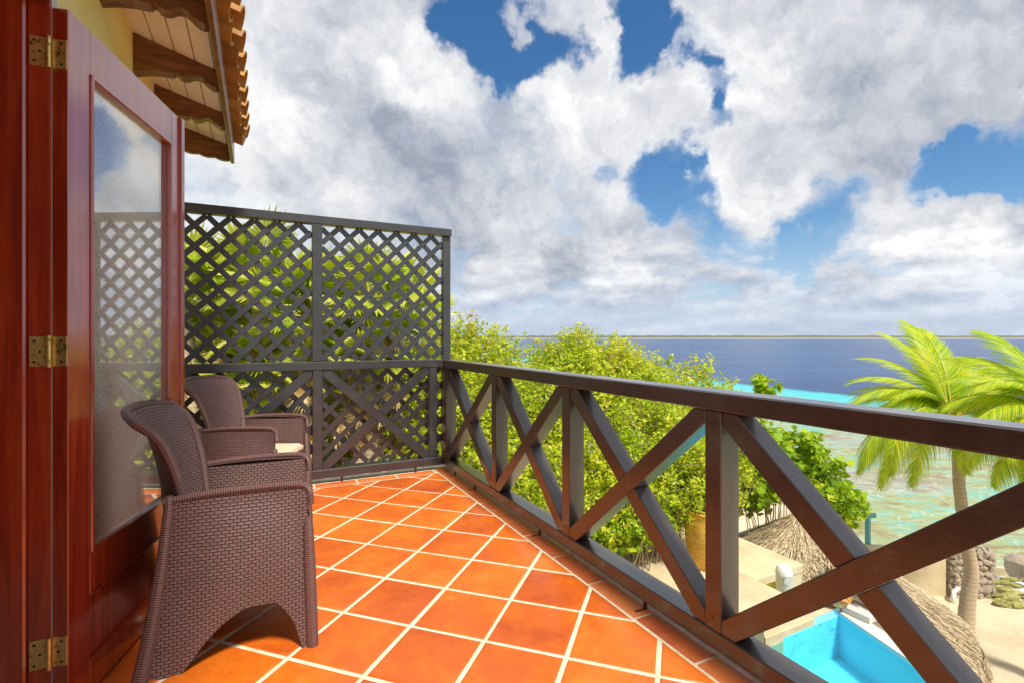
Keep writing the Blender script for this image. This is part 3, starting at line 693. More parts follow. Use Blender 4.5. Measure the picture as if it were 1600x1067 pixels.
# eave: soffit boards, carved rafter tails, fascia, barge board, clay tiles
def sof_z(q): return 2.93 - (q-WQ)*.29
bw = .098; q = WQ
k = 0
while q < -.215:
    q2 = min(q+bw-.006, -.205); mb = MB()
    mb.add([(x, y, sof_z(x)+dz_) for dz_ in (0, .018) for y in (-1.6, 4.70) for x in (q, q2)], [(0,2,3,1),(4,5,7,6),(0,1,5,4),(2,6,7,3),(0,4,6,2),(1,3,7,5)])
    part(mb, 'soffit_board', M_soffit, house); q += bw
mb = MB(); mb.add([(x, y, sof_z(x)+dz_) for dz_ in (.0195, .06) for y in (-1.6, 4.72) for x in (WQ-.3, -.200)], [(0,2,3,1),(4,5,7,6),(0,1,5,4),(2,6,7,3),(0,4,6,2),(1,3,7,5)]); part(mb, 'roof_deck', M_timber, house)
for yc in (4.08, 3.45, 2.78, 2.12, 1.45, .8, .15):
    top = [(WQ, sof_z(WQ)), (-.207, sof_z(-.207))]
    bot = [(-.207, sof_z(-.207)-.060), (-.212, sof_z(-.212)-.088), (-.228, sof_z(-.228)-.102), (-.25, sof_z(-.25)-.104), (-.272, sof_z(-.272)-.094), (-.292, sof_z(-.292)-.080), (-.315, sof_z(-.315)-.078),
           (-.338, sof_z(-.338)-.090), (-.36, sof_z(-.36)-.112), (-.385, sof_z(-.385)-.124), (-.405, sof_z(-.405)-.124), (-.412, sof_z(-.41)-.112), (-.428, sof_z(-.43)-.112), (-.435, sof_z(-.435)-.128), (-.50, sof_z(-.50)-.150), (-.56, sof_z(-.56)-.178), (WQ, sof_z(WQ)-.215)]
    pts = [(x, yc-.038, z-.001) for x, z in top+bot]
    mb = MB(); mb.poly(pts, (0, 1, 0), .076); part(mb, 'rafter_tail', M_timber, house)
mb = MB(); mb.box((-.206, -1.6, 2.682), (-.180, 4.752, 2.842), .003); part(mb, 'fascia', M_timber, house)
# barge board at the end, scalloped underside
pts = [(WQ-.2, sof_z(WQ)+.10), (-.207, sof_z(-.207)+.02)]
for i in range(25):
    x = -.207 - (WQ*-1-.207+.12)*i/24; pts.append((x, sof_z(x) - .115 - .012*abs(math.sin(i*.62)) - .10*(i/24)))
mb = MB(); mb.poly([(x, 4.705, z) for x, z in pts], (0, 1, 0), .04); part(mb, 'barge_board', M_timber, house)
mb = MB(); mb.box((-.85, 4.625, -3.3), (WQ-.003, 4.70, 2.90)); part(mb, 'corner_wall', M_wall, house)
slope = Vector((-1, 0, .29)).normalized(); upn = Vector((.29, 0, 1)).normalized()
def barrel(y, s0, lift, cover, r=.088):
    mb = MB(); n = 8; Lt = .44; th = .014; vs = []
    base = Vector((-.085, y, sof_z(-.085)+.098+lift))
    for j in range(2):
        for (rr) in (r, r-th):
            for i in range(n+1):
                a = math.pi*i/n; taper = 1 - .12*j
                off = Vector((0, 1, 0))*math.cos(a)*rr*taper + upn*math.sin(a)*rr*taper*(.85 if cover else -.7)
                vs.append(base + slope*(s0 + Lt*j) + off + upn*(.010*(-j)))
    m_ = n+1; o_ = []
    def I(j, k_, i): return (j*2+k_)*m_+i
    for i in range(n):
        o_ += [(I(0,0,i), I(0,0,i+1), I(1,0,i+1), I(1,0,i)), (I(0,1,i), I(1,1,i), I(1,1,i+1), I(0,1,i+1)), (I(0,0,i), I(0,1,i), I(0,1,i+1), I(0,0,i+1)), (I(1,0,i), I(1,0,i+1), I(1,1,i+1), I(1,1,i))]
    for i in (0, n): o_.append((I(0,0,i), I(1,0,i), I(1,1,i), I(0,1,i)))
    mb.add(vs, o_); part(mb, 'roof_tile', M_roof, house, smooth=True, sharp=40)
tp = .235; y = 4.66; k = 0
while y > -.6:
    jit = random.uniform(-.012, .012)
    for row in range(2):
        barrel(y, row*.36+.0, .040+row*.0, True, .092); 
        if True: barrel(y-tp/2, row*.36+.025+jit, .022, False, .086)
    y -= tp; k += 1
mb = MB(); mb.tube([(-.10, 4.73, sof_z(-.10)+.14), (-.65, 4.73, sof_z(-.65)+.14)], .085, 12); part(mb, 'verge_tile', M_roof, house, smooth=True, sharp=40)
mb = MB(); mb.add([(x, y, sof_z(x)+dz_) for dz_ in (.11, .15) for y in (-2.2, 4.72) for x in (-4.6, -.62)], [(0,2,3,1),(4,5,7,6),(0,1,5,4),(2,6,7,3),(0,4,6,2),(1,3,7,5)]); part(mb, 'roof_cover', M_roof, house)

# ================================================================== CHAIRS
def bez(pts, n=8):             # Catmull-Rom through points (2-D)
    out = []; P = [pts[0]] + list(pts) + [pts[-1]]
    for i in range(1, len(P)-2):
        p0, p1, p2, p3 = [Vector(P[i+k]) for k in (-1, 0, 1, 2)]
        for s_ in range(n):
            t_ = s_/n; out.append(.5*((2*p1) + (p2-p0)*t_ + (2*p0-5*p1+4*p2-p3)*t_*t_ + (-p0+3*p1-3*p2+p3)*t_**3))
    out.append(Vector(P[-2])); return out
def make_chair(label, loc, rz):
    root = thing('rattan_armchair', label, 'chair', loc, rz, 'rattan armchairs on the balcony')
    W = .285
    def put(mb, name, m, smooth=True, sharp=35): return mb.build(name, m, root, smooth=smooth, sharp=sharp)
    # side panel columns: lower and upper limits along y
    for sx in (-1, 1):
        def rear(z): return -.245 - .085*(1-z/.645)**1.2 if z < .645 else -.245
        def arch(y):
            # underside height at y
            yf, yb = .205, -.200
            if y > yf or y < yb: return 0.0
            f_ = (yf-y)/(yf-yb)
            return .205*min(1, (f_/.22))**.45*(1 - max(0, (f_-.42)/.58)**1.7)
        mb = MB(); th = .012
        ny, nz = 44, 22; Wo = []
        for face in (0, 1):
            vs = []; uv = []
            for i in range(ny+1):
                s_ = i/ny
                for j in range(nz+1):
                    t_ = j/nz
                    ytop = -.245 + .475*s_; ybot = -.330 + .585*s_
                    zb = arch(ybot); zt = .640 + .012*math.sin(s_*math.pi) - .0
                    y_ = ybot + (ytop-ybot)*t_**.9; z_ = zb + (zt-zb)*t_
                    bulge = .020*math.sin(math.pi*min(1, t_*1.1))*math.sin(math.pi*s_) + .018*(1-t_)
                    x_ = sx*(W + bulge - (th if face else 0)*1.0)
                    vs.append((x_, y_, z_)); uv.append((y_+.5, z_))
            w_ = nz+1; fs = [(i*w_+j, (i+1)*w_+j, (i+1)*w_+j+1, i*w_+j+1) for i in range(ny) for j in range(nz)]
            mb.add(vs, fs, uv); Wo.append(vs)
        n0 = (ny+1)*(nz+1); w_ = nz+1
        rim = [(i*w_) for i in range(ny+1)]; mb.f += [(rim[i], rim[i+1], rim[i+1]+n0, rim[i]+n0) for i in range(ny)]
        mb.f += [(j, j+1, j+1+n0, j+n0) for j in range(nz)] + [(ny*w_+j, ny*w_+j+1, ny*w_+j+1+n0, ny*w_+j+n0) for j in range(nz)]
        put(mb, 'side_panel', M_weave)
        # arm cap
        mb = MB(); pts = [(sx*(W-.008), -.262, .640), (sx*(W-.004), -.10, .656), (sx*(W-.003), .08, .660), (sx*(W-.005), .185, .656), (sx*(W-.006), .222, .646), (sx*(W-.006), .240, .622), (sx*(W-.006), .246, .57)]
        c2 = bez(pts, 5); mb.tube([Vector(p) for p in c2], .0135, 8)
        put(mb, 'arm_cap', M_wrap)
        # inner arm skin, a little hollow
        mb = MB()
        def inner_fn(a, b): return (sx*(W-.034-.010*math.sin(a*math.pi)), -.235+.46*a, .40+.240*b)
        mb.grid(inner_fn, 12, 6, (.46, .24)); put(mb, 'inner_arm', M_weave)
        mb = MB(); mb.grid(lambda a, b: (sx*(W-.036+.034*b), -.24+.475*a, .641+.012*math.sin(a*math.pi)), 12, 2, (.46, .03)); put(mb, 'arm_top', M_wrap)
        # front leg column and rear leg
        mb = MB(); pts = [(sx*(W+.014), .252, 0), (sx*(W+.012), .247, .15), (sx*(W+.004), .240, .35), (sx*(W-.004), .234, .52)]
        mb.tube(bez(pts, 5), [.024]*11+[.022]*3+[.018, .013], 10); put(mb, 'front_leg', M_wrap)
        mb = MB(); pts = [(sx*(W+.012), -.330, 0), (sx*(W+.008), -.302, .15), (sx*(W+.002), -.268, .38), (sx*(W-.006), -.246, .60), (sx*(W-.010), -.245, .66)]
        b_ = bez(pts, 5); mb.tube(b_, [.030-.016*i/(len(b_)-1) for i in range(len(b_))], 10); put(mb, 'rear_leg', M_wrap)
    # back shell
    ztop = .965
    def back(s_, t_, off=0.0):
        s2 = s_*2-1; z = .36 + (ztop-.36)*t_
        hw_ = .238 + .055*max(0, (t_-.40)/.60)**1.5 - .03*(1-t_)**2
        flare = .020*t_ + .075*t_**3.2 + .035*max(0, (t_-.86)/.14)**2
        y = -.290 - flare + (.115 - .030*t_)*abs(s2)**2.4
        drop = .030*abs(s2)**3.5*max(0, (t_-.5)/.5)
        x = s2*hw_; nx_ = -s2*.35
        return (x + nx_*off, y - off, z - drop)
    mb = MB(); mb.grid(lambda a, b: back(a, b), 26, 26, (.56, .62)); n0 = len(mb.v)
    mb.grid(lambda a, b: back(a, b, .016), 26, 26, (.56, .62)); w_ = 27
    rim = [i*w_+26 for i in range(27)]; mb.f += [(rim[i], rim[i+1], rim[i+1]+n0, rim[i]+n0) for i in range(26)]
    for i0 in (0, 26*w_): mb.f += [(i0+j, i0+j+1, i0+j+1+n0, i0+j+n0) for j in range(26)]
    put(mb, 'backrest', M_weave)
    path = [Vector(back(0, j/14, .008)) for j in range(3, 15)] + [Vector(back(i/20, 1, .008)) for i in range(1, 20)] + [Vector(back(1, j/14, .008)) for j in range(14, 2, -1)]
    mb = MB(); mb.tube(path, .0165, 8); put(mb, 'back_rim', M_wrap)
    # seat with front apron and rear apron
    mb = MB(); mb.box((-W+.030, -.215, .385), (W-.030, .232, .412), .006); mb.uv = [(v[0], v[1]) for v in mb.v]; put(mb, 'seat', M_weave)
    mb = MB(); mb.grid(lambda a, b: (-(W-.012)+2*(W-.012)*a, .238+.008*math.sin(math.pi*a), .16*(1-(1-(2*a-1)**4)*.0) + (.410-.16)*b - .0), 20, 8, (.55, .25)); put(mb, 'front_apron', M_weave)
    mb = MB(); mb.grid(lambda a, b: (-(W-.012)+2*(W-.012)*a, -.27-.02*(1-b), .18 + .21*b), 20, 8, (.55, .25)); put(mb, 'rear_apron', M_weave)
    return root
def cushion(label, loc, rz):
    mb = MB(); nx = 20; hx, hy = .235, .212
    def top(a, b):
        x, y = 2*a-1, 2*b-1; r = 1-max(abs(x), abs(y))**8
        return (x*hx, y*hy, .028 + .020*max(0, r)**.5)
    def bot(a, b): return ((2*a-1)*hx, (1-2*b)*hy, 0.0)
    mb.grid(top, nx, nx); mb.grid(bot, 4, 4); 
    ring = []
    w_ = nx+1
    per = [i*w_ for i in range(nx+1)] + [nx*w_+j for j in range(1, nx+1)] + [i*w_+nx for i in range(nx-1, -1, -1)] + [j for j in range(nx-1, 0, -1)]
    lowv = [len(mb.v)+i for i in range(len(per))]
    for i in per: x, y, z = mb.v[i]; mb.v.append((x, y, 0)); mb.uv.append((0, 0))
    mb.f += [(per[i], lowv[i], lowv[(i+1) % len(per)], per[(i+1) % len(per)]) for i in range(len(per))]
    o = mb.build('seat_cushion', M_cush, smooth=True, sharp=60); o.location = (loc[0], loc[1], .414); o.rotation_euler = (0, 0, rz)
    return tag(o, label, 'cushion', 'seat cushions')
# chair frame: local +y is the way it faces; faces +x of the world
r1 = R(-94); c1 = Vector((-.035, 2.505, 0)); make_chair('brown woven armchair nearest the viewer, its backrest beside the open mahogany door', c1, r1)
cushion('beige cushion in the nearer armchair, mostly hidden behind its armrest', (c1.x+.02, c1.y, 0), r1)
r2 = R(-90-24); c2_ = Vector((-.005, 3.985, 0)); make_chair('brown woven armchair farther away, in front of the lattice screen with its beige seat showing', c2_, r2)
cushion('beige cushion in the farther armchair, by the lattice screen', (c2_.x+.018, c2_.y-.008, 0), r2)

# ================================================================== ROOF TERRACE, POOL, GARDEN THINGS
ann = thing('flat_roof_annex', 'cream flat roofed annex between the shrubs and the pool', 'building', (4.5, 5.3, Z_DECK))
ZR = -1.90; vz_ = PP(1225, 883, 6.35).z-.62
mb = MB(); mb.box((2.3, 4.42, ZR-.12), (6.78, 6.34, ZR), .012); part(mb, 'roof', M_cream, ann)
mb = MB(); mb.box((2.4, 4.60, Z_SAND), (6.60, 6.20, ZR-.121)); mb.box((6.42, 4.432, ZR-.55), (6.768, 4.599, ZR-.121), .004); mb.box((5.28, 3.90, vz_-.09), (6.20, 4.599, vz_), .008); part(mb, 'wall', M_cream, ann)
mb = MB(); mb.box((5.0, 4.565, ZR-.20), (6.415, 4.599, ZR-.122)); part(mb, 'window_frame', M_teal, ann)
mb = MB(); mb.box((5.0, 4.575, ZR-.40), (6.415, 4.598, ZR-.201)); part(mb, 'window_shutter', M_yel, ann)
por = thing('porch_roof', 'thin cream porch slab below the railing, in front of the annex roof', 'roof', (3.5, 3.9, Z_DECK))
mb = MB(); mb.box((1.95, 3.45, -1.75), (5.27, 4.405, -1.617), .012); part(mb, 'slab', M_cream, por)
for px in (2.2, 4.9): mb = MB(); mb.box((px-.08, 3.7, Z_DECK-.1), (px+.08, 3.86, -1.751)); part(mb, 'post', M_cream, por)
vp = PP(1225, 900, 6.35); vz = PP(1225, 883, 6.35).z; vb = vz-.62
mb = MB(); mb.lathe([(0, .62), (.065, .615), (.088, .590), (.098, .55), (.101, .52), (.094, .51), (.094, 0)], (vp.x, vp.y, vb), 24)
vent = mb.build('vent_pipe', M_white, smooth=True, sharp=40, base=(vp.x, vp.y, vb)); vent.location = (vp.x, vp.y, vb)
tag(vent, 'stubby white vent pipe with a domed cap at the annex roof corner', 'pipe')
p0 = CW(-.15, -1).normalized(); kb = Vector((vp.x, vp.y, vb+.46)) + p0*.090
mb = MB(); mb.tube([kb, kb+p0*.014], .036, 14); o = mb.build('vent_cap', M_seal, vent, base=(vp.x, vp.y, vb), smooth=True, sharp=40)

# terrace deck and pool
W0 = Z_DECK
corner = CW(5.03, 7.74); pA = CW(3.66, 7.08); pB = CW(5.24, 6.29); pB = corner + (pB-corner)*4.0
pN = Vector((1.62, pA.y, 0))
nL = (pA-corner).normalized(); pA = corner + nL*6.0
pool = [(corner.x, corner.y), (pA.x, pA.y), (pA.x, pB.y), (pB.x, pB.y)]
ex = .26
outc = corner + nL*(-ex) + Vector((0, .30, 0)); oB = pB + Vector((ex, 0, 0))
mb = MB()
# deck around the far and left side
fy = outc.y
mb.poly([(-.6, corner.y, W0-2.2), (corner.x, corner.y, W0-2.2), (outc.x, corner.y, W0-2.2), (outc.x, fy, W0-2.2), (5.4, fy, W0-2.2), (5.4, 5.1, W0-2.2), (-.6, 5.1, W0-2.2)][::-1], (0, 0, 1), 2.2)
deck = mb.build('pool_deck', M_deck); tag(deck, kind='structure')
mb = MB()
a_, b_ = corner, pB; dpv = (b_-a_).normalized(); sd_ = Vector((-dpv.y, dpv.x, 0)); 
if sd_.x < 0: sd_ = -sd_
q1 = a_ + Vector((0, -.004, 0)); 
mb.poly([q1, q1+sd_*.24, b_+sd_*.24, b_], (0, 0, 1), .0)
mb = MB(); vs = [q1, q1+sd_*.24, b_+sd_*.24, b_]
mb.poly([(v.x, v.y, W0-2.2) for v in vs], (0, 0, 1), 2.2-.07); tag(mb.build('pool_edge', M_poolw), 'white raised outer wall of the swimming pool beside the thatched roof', 'wall')
mb = MB(); q2 = corner + Vector((.02, -.34, 0)); mb.box((corner.x+.05, corner.y-.42, W0-.069), (corner.x+.40, corner.y-.006, W0+.03), .01)
tag(mb.build('pool_step', M_poolw), 'small white block on the pool corner below the round pot', 'block')
mb = MB(); mb.add([(x, y, W0-.75) for x, y in pool], [(0, 1, 2, 3)]); mb.add([(corner.x, corner.y-.004, W0-.75), (pA.x, corner.y-.004, W0-.75), (pA.x, corner.y-.004, W0-.012), (corner.x, corner.y-.004, W0-.012)], [(0, 1, 2, 3)])
vs = [corner, pB]; mb.add([(corner.x, corner.y, W0-.75), (pB.x, pB.y, W0-.75), (pB.x, pB.y, W0-.08), (corner.x, corner.y, W0-.08)], [(0, 1, 2, 3)]); mb.v[-4:] = [(x-.004, y_, z_) for x, y_, z_ in mb.v[-4:]]
tag(mb.build('pool_basin', M_basin), kind='structure')
mb = MB(); mb.add([(x, y, W0-.13) for x, y in pool], [(0, 1, 2, 3)]); tag(mb.build('pool_water', M_poolwat), kind='structure')

# pots
def lathe_pot(prof, pos, m, name, label, n=32, wob=0):
    t_ = thing(name, label, 'pot', pos); mb = MB(); mb.lathe(prof, pos, n, wob); part(mb, 'body', m, t_, smooth=True, sharp=50); return t_
PS_ = 1.286; pp = CW(2.09*PS_, 5.40*PS_, ZR+.001)
pt = lathe_pot([(r_*PS_, z_*PS_) for r_, z_ in [(0, 0), (.155, 0), (.165, .01), (.195, .15), (.218, .30), (.226, .42), (.222, .50), (.212, .55), (.222, .575), (.228, .60), (.216, .612), (.200, .60), (.196, .55), (.19, .52)]], pp, M_pot, 'terracotta_pot', 'tall orange clay pot standing on the cream annex roof')
mb = MB(); mb.lathe([(0, .56*PS_), (.1*PS_, .562*PS_), (.194*PS_, .55*PS_)], pp, 20, .0); part(mb, 'soil', M_soil, pt)
rp = CW(5.12, 7.70, W0+.001); rp.z = W0+.001
lathe_pot([(0, 0), (.09, 0), (.15, .04), (.205, .11), (.225, .17), (.215, .225), (.18, .27), (.15, .30), (.135, .315), (.12, .30), (.12, .25)], CW(5.02, 7.80, W0+.002), M_pot2, 'round_pot', 'round streaked orange pot at the pool corner')

# ---- thatched roof beside the pool
AP = CW(5.08, 8.87, -1.80); RIMZ = -3.38; RR = 2.36
th_root = thing('thatched_parasol', 'wide straw thatched parasol roof beside the pool wall', 'parasol', (AP.x, AP.y, Z_SAND))
clipx = outc.x + .04; clipy = fy + .04
def inside_deck(x, y): return (x < clipx and y < clipy) or (x < 6.85 and y > 4.3)
def rmax(a):
    for r_ in np.linspace(.2, RR, 60):
        x, y = AP.x+math.cos(a)*r_, AP.y+math.sin(a)*r_
        if inside_deck(x, y): return r_-.04
    return RR*(1+.02*math.sin(9*a))
def cone_z(r_): f_ = r_/RR; return AP.z + (RIMZ-AP.z)*(f_**.92)
mb = MB(); NA, NR = 72, 14
vs = [(AP.x+math.cos(2*math.pi*i/NA)*rmax(2*math.pi*i/NA)*j/NR, AP.y+math.sin(2*math.pi*i/NA)*rmax(2*math.pi*i/NA)*j/NR, cone_z(rmax(2*math.pi*i/NA)*j/NR)-.03+.02*mnoise.noise(Vector((i*.7, j*.8, 0)))) for i in range(NA) for j in range(NR+1)]
mb.add(vs, [(i*(NR+1)+j, i*(NR+1)+j+1, ((i+1) % NA)*(NR+1)+j+1, ((i+1) % NA)*(NR+1)+j) for i in range(NA) for j in range(NR)])
part(mb, 'thatch_core', M_thb, th_root, smooth=True)
n = 52000; ang = rng.uniform(0, 2*math.pi, n); fr2 = np.sqrt(rng.uniform(0.0, 1, n)); lut = np.array([rmax(2*math.pi*i/720) for i in range(720)])
rm = lut[(ang/(2*math.pi)*720).astype(int) % 720]; r0 = fr2*rm
keep = rm > .3; ang, r0, rm = ang[keep], r0[keep], rm[keep]; n = len(ang)
ln = rng.uniform(.10, .38, n); tw = rng.normal(0, .30, n); wd = rng.uniform(.004, .010, n); lift = rng.uniform(0.0, .055, n)
full = rm > RR*.9
r1_ = np.where(full, np.minimum(r0+ln, rm+rng.uniform(.0, .10, n)), np.minimum(r0+ln, rm))
zf = lambda r_: AP.z + (RIMZ-AP.z)*np.power(np.clip(r_/RR, 0, 2), .92)
def P3(a, r_, l): return np.stack([AP.x+np.cos(a)*r_, AP.y+np.sin(a)*r_, zf(r_)+l], 1)
a0 = P3(ang, r0, lift*.3); a1 = P3(ang + tw*(r1_-r0)/np.maximum(r1_, .2)*1.2, r1_, lift + rng.normal(0, .02, n))
a1[:, 2] -= np.where(full & (r1_ > RR), (r1_-RR)*2.2, 0)
tdir = a1-a0; side = np.cross(tdir, np.array([0, 0, 1.0])); side /= np.maximum(np.linalg.norm(side, axis=1, keepdims=True), 1e-6); side *= wd[:, None]
V = np.stack([a0-side, a0+side, a1+side*.5, a1-side*.5], 1).reshape(-1, 3) - np.array(th_root.location)
me = fast_mesh('straw', V, 4, M_straw); so = link(bpy.data.objects.new('straw', me)); so.parent = th_root; so['kind'] = 'stuff'
# hanging fringe
n = 5200; ang = rng.uniform(0, 2*math.pi, n); rm = lut[(ang/(2*math.pi)*720).astype(int) % 720]; k_ = rm > RR*.9; ang, rm = ang[k_], rm[k_]; n = len(ang)
a0 = P3(ang, rm-.03, .01+rng.uniform(-.02, .03, n)); a1 = P3(ang+rng.normal(0, .02, n), rm+rng.uniform(0, .09, n), 0); a1[:, 2] -= rng.uniform(.08, .30, n)
side = np.stack([-np.sin(ang), np.cos(ang), 0*ang], 1)*rng.uniform(.004, .009, n)[:, None]
V = np.stack([a0-side, a0+side, a1+side*.5, a1-side*.5], 1).reshape(-1, 3) - np.array(th_root.location)
me = fast_mesh('fringe', V, 4, M_straw); so = link(bpy.data.objects.new('fringe', me)); so.parent = th_root; so['kind'] = 'stuff'
mb = MB(); mb.tube([(AP.x, AP.y, Z_SAND-.2), (AP.x, AP.y, AP.z-.1)], .08, 10); part(mb, 'pole', M_bark, th_root, smooth=True)

# ---- beach wall, stone pillar, teal rail
wy0 = CW(6.2, 12.4); wy1 = CW(10.15, 11.85)
bw_ = thing('beach_wall', 'low cream rendered wall ending at the stone pillar on the beach', 'wall', (wy1.x, wy1.y, Z_SAND))
dv = (wy1-wy0).normalized(); nv = Vector((-dv.y, dv.x, 0))*.12
mb = MB(); mb.poly([(p.x, p.y, Z_SAND-.3) for p in (wy0-nv, wy1-nv, wy1+nv, wy0+nv)], (0, 0, 1), 1.35); part(mb, 'wall', M_cream, bw_)
tr_ = thing('teal_rail', 'turquoise painted wooden rail and post behind the thatched roof', 'railing', tuple(CW(8.0, 12.3, Z_SAND+1.05)))
a_ = CW(7.2, 12.0, -3.20); b_ = CW(8.75, 12.1, -3.02)
mb = MB(); mb.beam(a_, b_, .10, .07, (0, 1, 0), .004); part(mb, 'rail', M_teal, tr_)
mb = MB(); mb.beam(CW(8.64, 12.2, -4.6), CW(8.64, 12.2, -3.08), .09, .09, (0, 1, 0), .004); part(mb, 'post', M_teal, tr_)
mb = MB(); mb.beam(CW(7.4, 12.1, -4.6), CW(7.4, 12.1, -3.22), .09, .09, (0, 1, 0), .004); part(mb, 'post', M_teal, tr_)
def rock_mesh(sx, sy, sz, seed, amp=.25, sub=2):
    import bmesh
    bm = bmesh.new(); bmesh.ops.create_icosphere(bm, subdivisions=sub, radius=1)
    for v in bm.verts:
        p = v.co.copy(); k_ = 1 + amp*mnoise.noise(p*1.3+Vector((seed*3.1, 0, 0))) + amp*.5*mnoise.noise(p*3+Vector((0, seed, 0)))
        m_ = max(abs(p.x), abs(p.y), abs(p.z)); p = p*(.55 + .45/m_)*k_
        v.co = Vector((p.x*sx, p.y*sy, p.z*sz))
    me = bpy.data.meshes.new('rock'); bm.to_mesh(me); bm.free(); return me
pil0 = CW(10.75, 12.0, Z_SAND); pil = thing('stone_pillar', 'rubble stone pillar at the sea end of the cream beach wall', 'pillar', tuple(pil0))
mb = MB(); PW, PD, PH = .94, .60, 1.12
cx, cy = pil0.x, pil0.y
rotm = Matrix.Rotation(-TH, 3, 'Z')
def pil_pt(x, y, z): return pil0 + rotm @ Vector((x, y, 0)) + Vector((0, 0, z))
mb.poly([pil_pt(x, y, -.3) for x, y in ((-PW/2+.05, -PD/2+.05), (PW/2-.05, -PD/2+.05), (PW/2-.05, PD/2-.05), (-PW/2+.05, PD/2-.05))], (0, 0, 1), PH+.22); part(mb, 'core', M_mortar, pil)
sid = 0
stones = []
z = -.05; random.seed(3)
while z < PH-.04:
    hh = random.uniform(.12, .22)
    for face in range(4):
        Lf = PW if face % 2 == 0 else PD; s_ = -Lf/2
        while s_ < Lf/2-.04:
            ww = random.uniform(.12, .24); ww = min(ww, Lf/2-s_+.02)
            cxx = s_+ww/2
            loc = {0: (cxx, -PD/2+.03), 1: (PW/2-.03, cxx), 2: (cxx, PD/2-.03), 3: (-PW/2+.03, cxx)}[face]
            me = rock_mesh(ww*.56, .085, hh*.60, sid, .55, 2); me.materials.append(M_stone)
            o = link(bpy.data.objects.new('stone', me)); o.parent = pil
            off = rotm @ Vector((loc[0], loc[1], 0)); o.location = (off.x, off.y, z+hh/2+random.uniform(-.012, .012))
            o.rotation_euler = (0, random.gauss(0, .22) if not face % 2 else 0, -TH + (math.pi/2 if face % 2 else 0)); sid += 1; s_ += ww
    z += hh
for x, y in ((-.3, -.1), (-.05, .08), (.2, -.08), (.36, .1), (-.36, .12)):
    me = rock_mesh(.16, .15, .07, sid, .3); me.materials.append(M_stone); o = link(bpy.data.objects.new('stone', me)); o.parent = pil
    off = rotm @ Vector((x, y, 0)); o.location = (off.x, off.y, PH-.01); sid += 1
# white pipe stub at the wall foot
pb = CW(10.05, 11.45, Z_SAND); mb = MB(); mb.tube([pb+Vector((0, 0, -.1)), pb+Vector((0, 0, .14)), pb+Vector((.02, -.01, .19)), pb+CW(.10, .1)+Vector((0, 0, .21)), pb+CW(.36, .25)+Vector((0, 0, .23))], .045, 10)
tag(mb.build('drain_pipe', M_white, smooth=True), 'short white bent drain pipe at the foot of the stone pillar', 'pipe')

# rocks along the water line
random.seed(11)
lib = []
for k in range(7):
    me = rock_mesh(1, .62, .30, k+40, .38, 2); me.materials.append(M_rock); lib.append(me)
cnt = 0
for k in range(110):
    X = random.uniform(11.0, 16.0); Yl = 13.1 - (X-11.3)*.42; Y = Yl + random.uniform(-1.7, .25) - .15
    if Y > 12.0 and X < 11.6: continue
    s_ = random.uniform(.08, .21)
    o = link(bpy.data.objects.new('shore_rock', random.choice(lib))); p = CW(X, Y, Z_SAND - .05 + random.uniform(-.0, .16))
    o.location = p; o.scale = (s_*1.3, s_*.75, s_*1.25); o.rotation_euler = (random.gauss(0, .2), random.gauss(0, .2), -TH - .35 + random.gauss(0, .45))
    tag(o, 'mossy flat rock in the pile between the sand and the sea', 'rock', 'flat mossy rocks at the water line')
    cnt += 1
o = link(bpy.data.objects.new('shore_boulder', rock_mesh(.30, .28, .34, 77, .25))); o.data.materials.append(M_stone); o.location = CW(13.35, 13.2, Z_SAND+.0)
tag(o, 'round brown boulder in the surf at the right edge', 'rock')
mb = MB(); mb.beam(CW(12.0, 14.3, Z_SEA+.10), CW(14.2, 13.6, Z_SEA+.13), .25, .12, (0, 1, 0), .02); tag(mb.build('concrete_kerb', M_deck), 'low concrete kerb in the water with foam around it', 'kerb')
mb = MB(); mb.grid(lambda a, b: CW(11.2+4.6*a, 14.0-1.45*a+b*1.3-.65, Z_SEA+.012+.01*math.sin(a*20)), 20, 6); tag(mb.build('sea_foam', M_foam), kind='stuff', label='white foam where the waves meet the rocks', cat='foam')

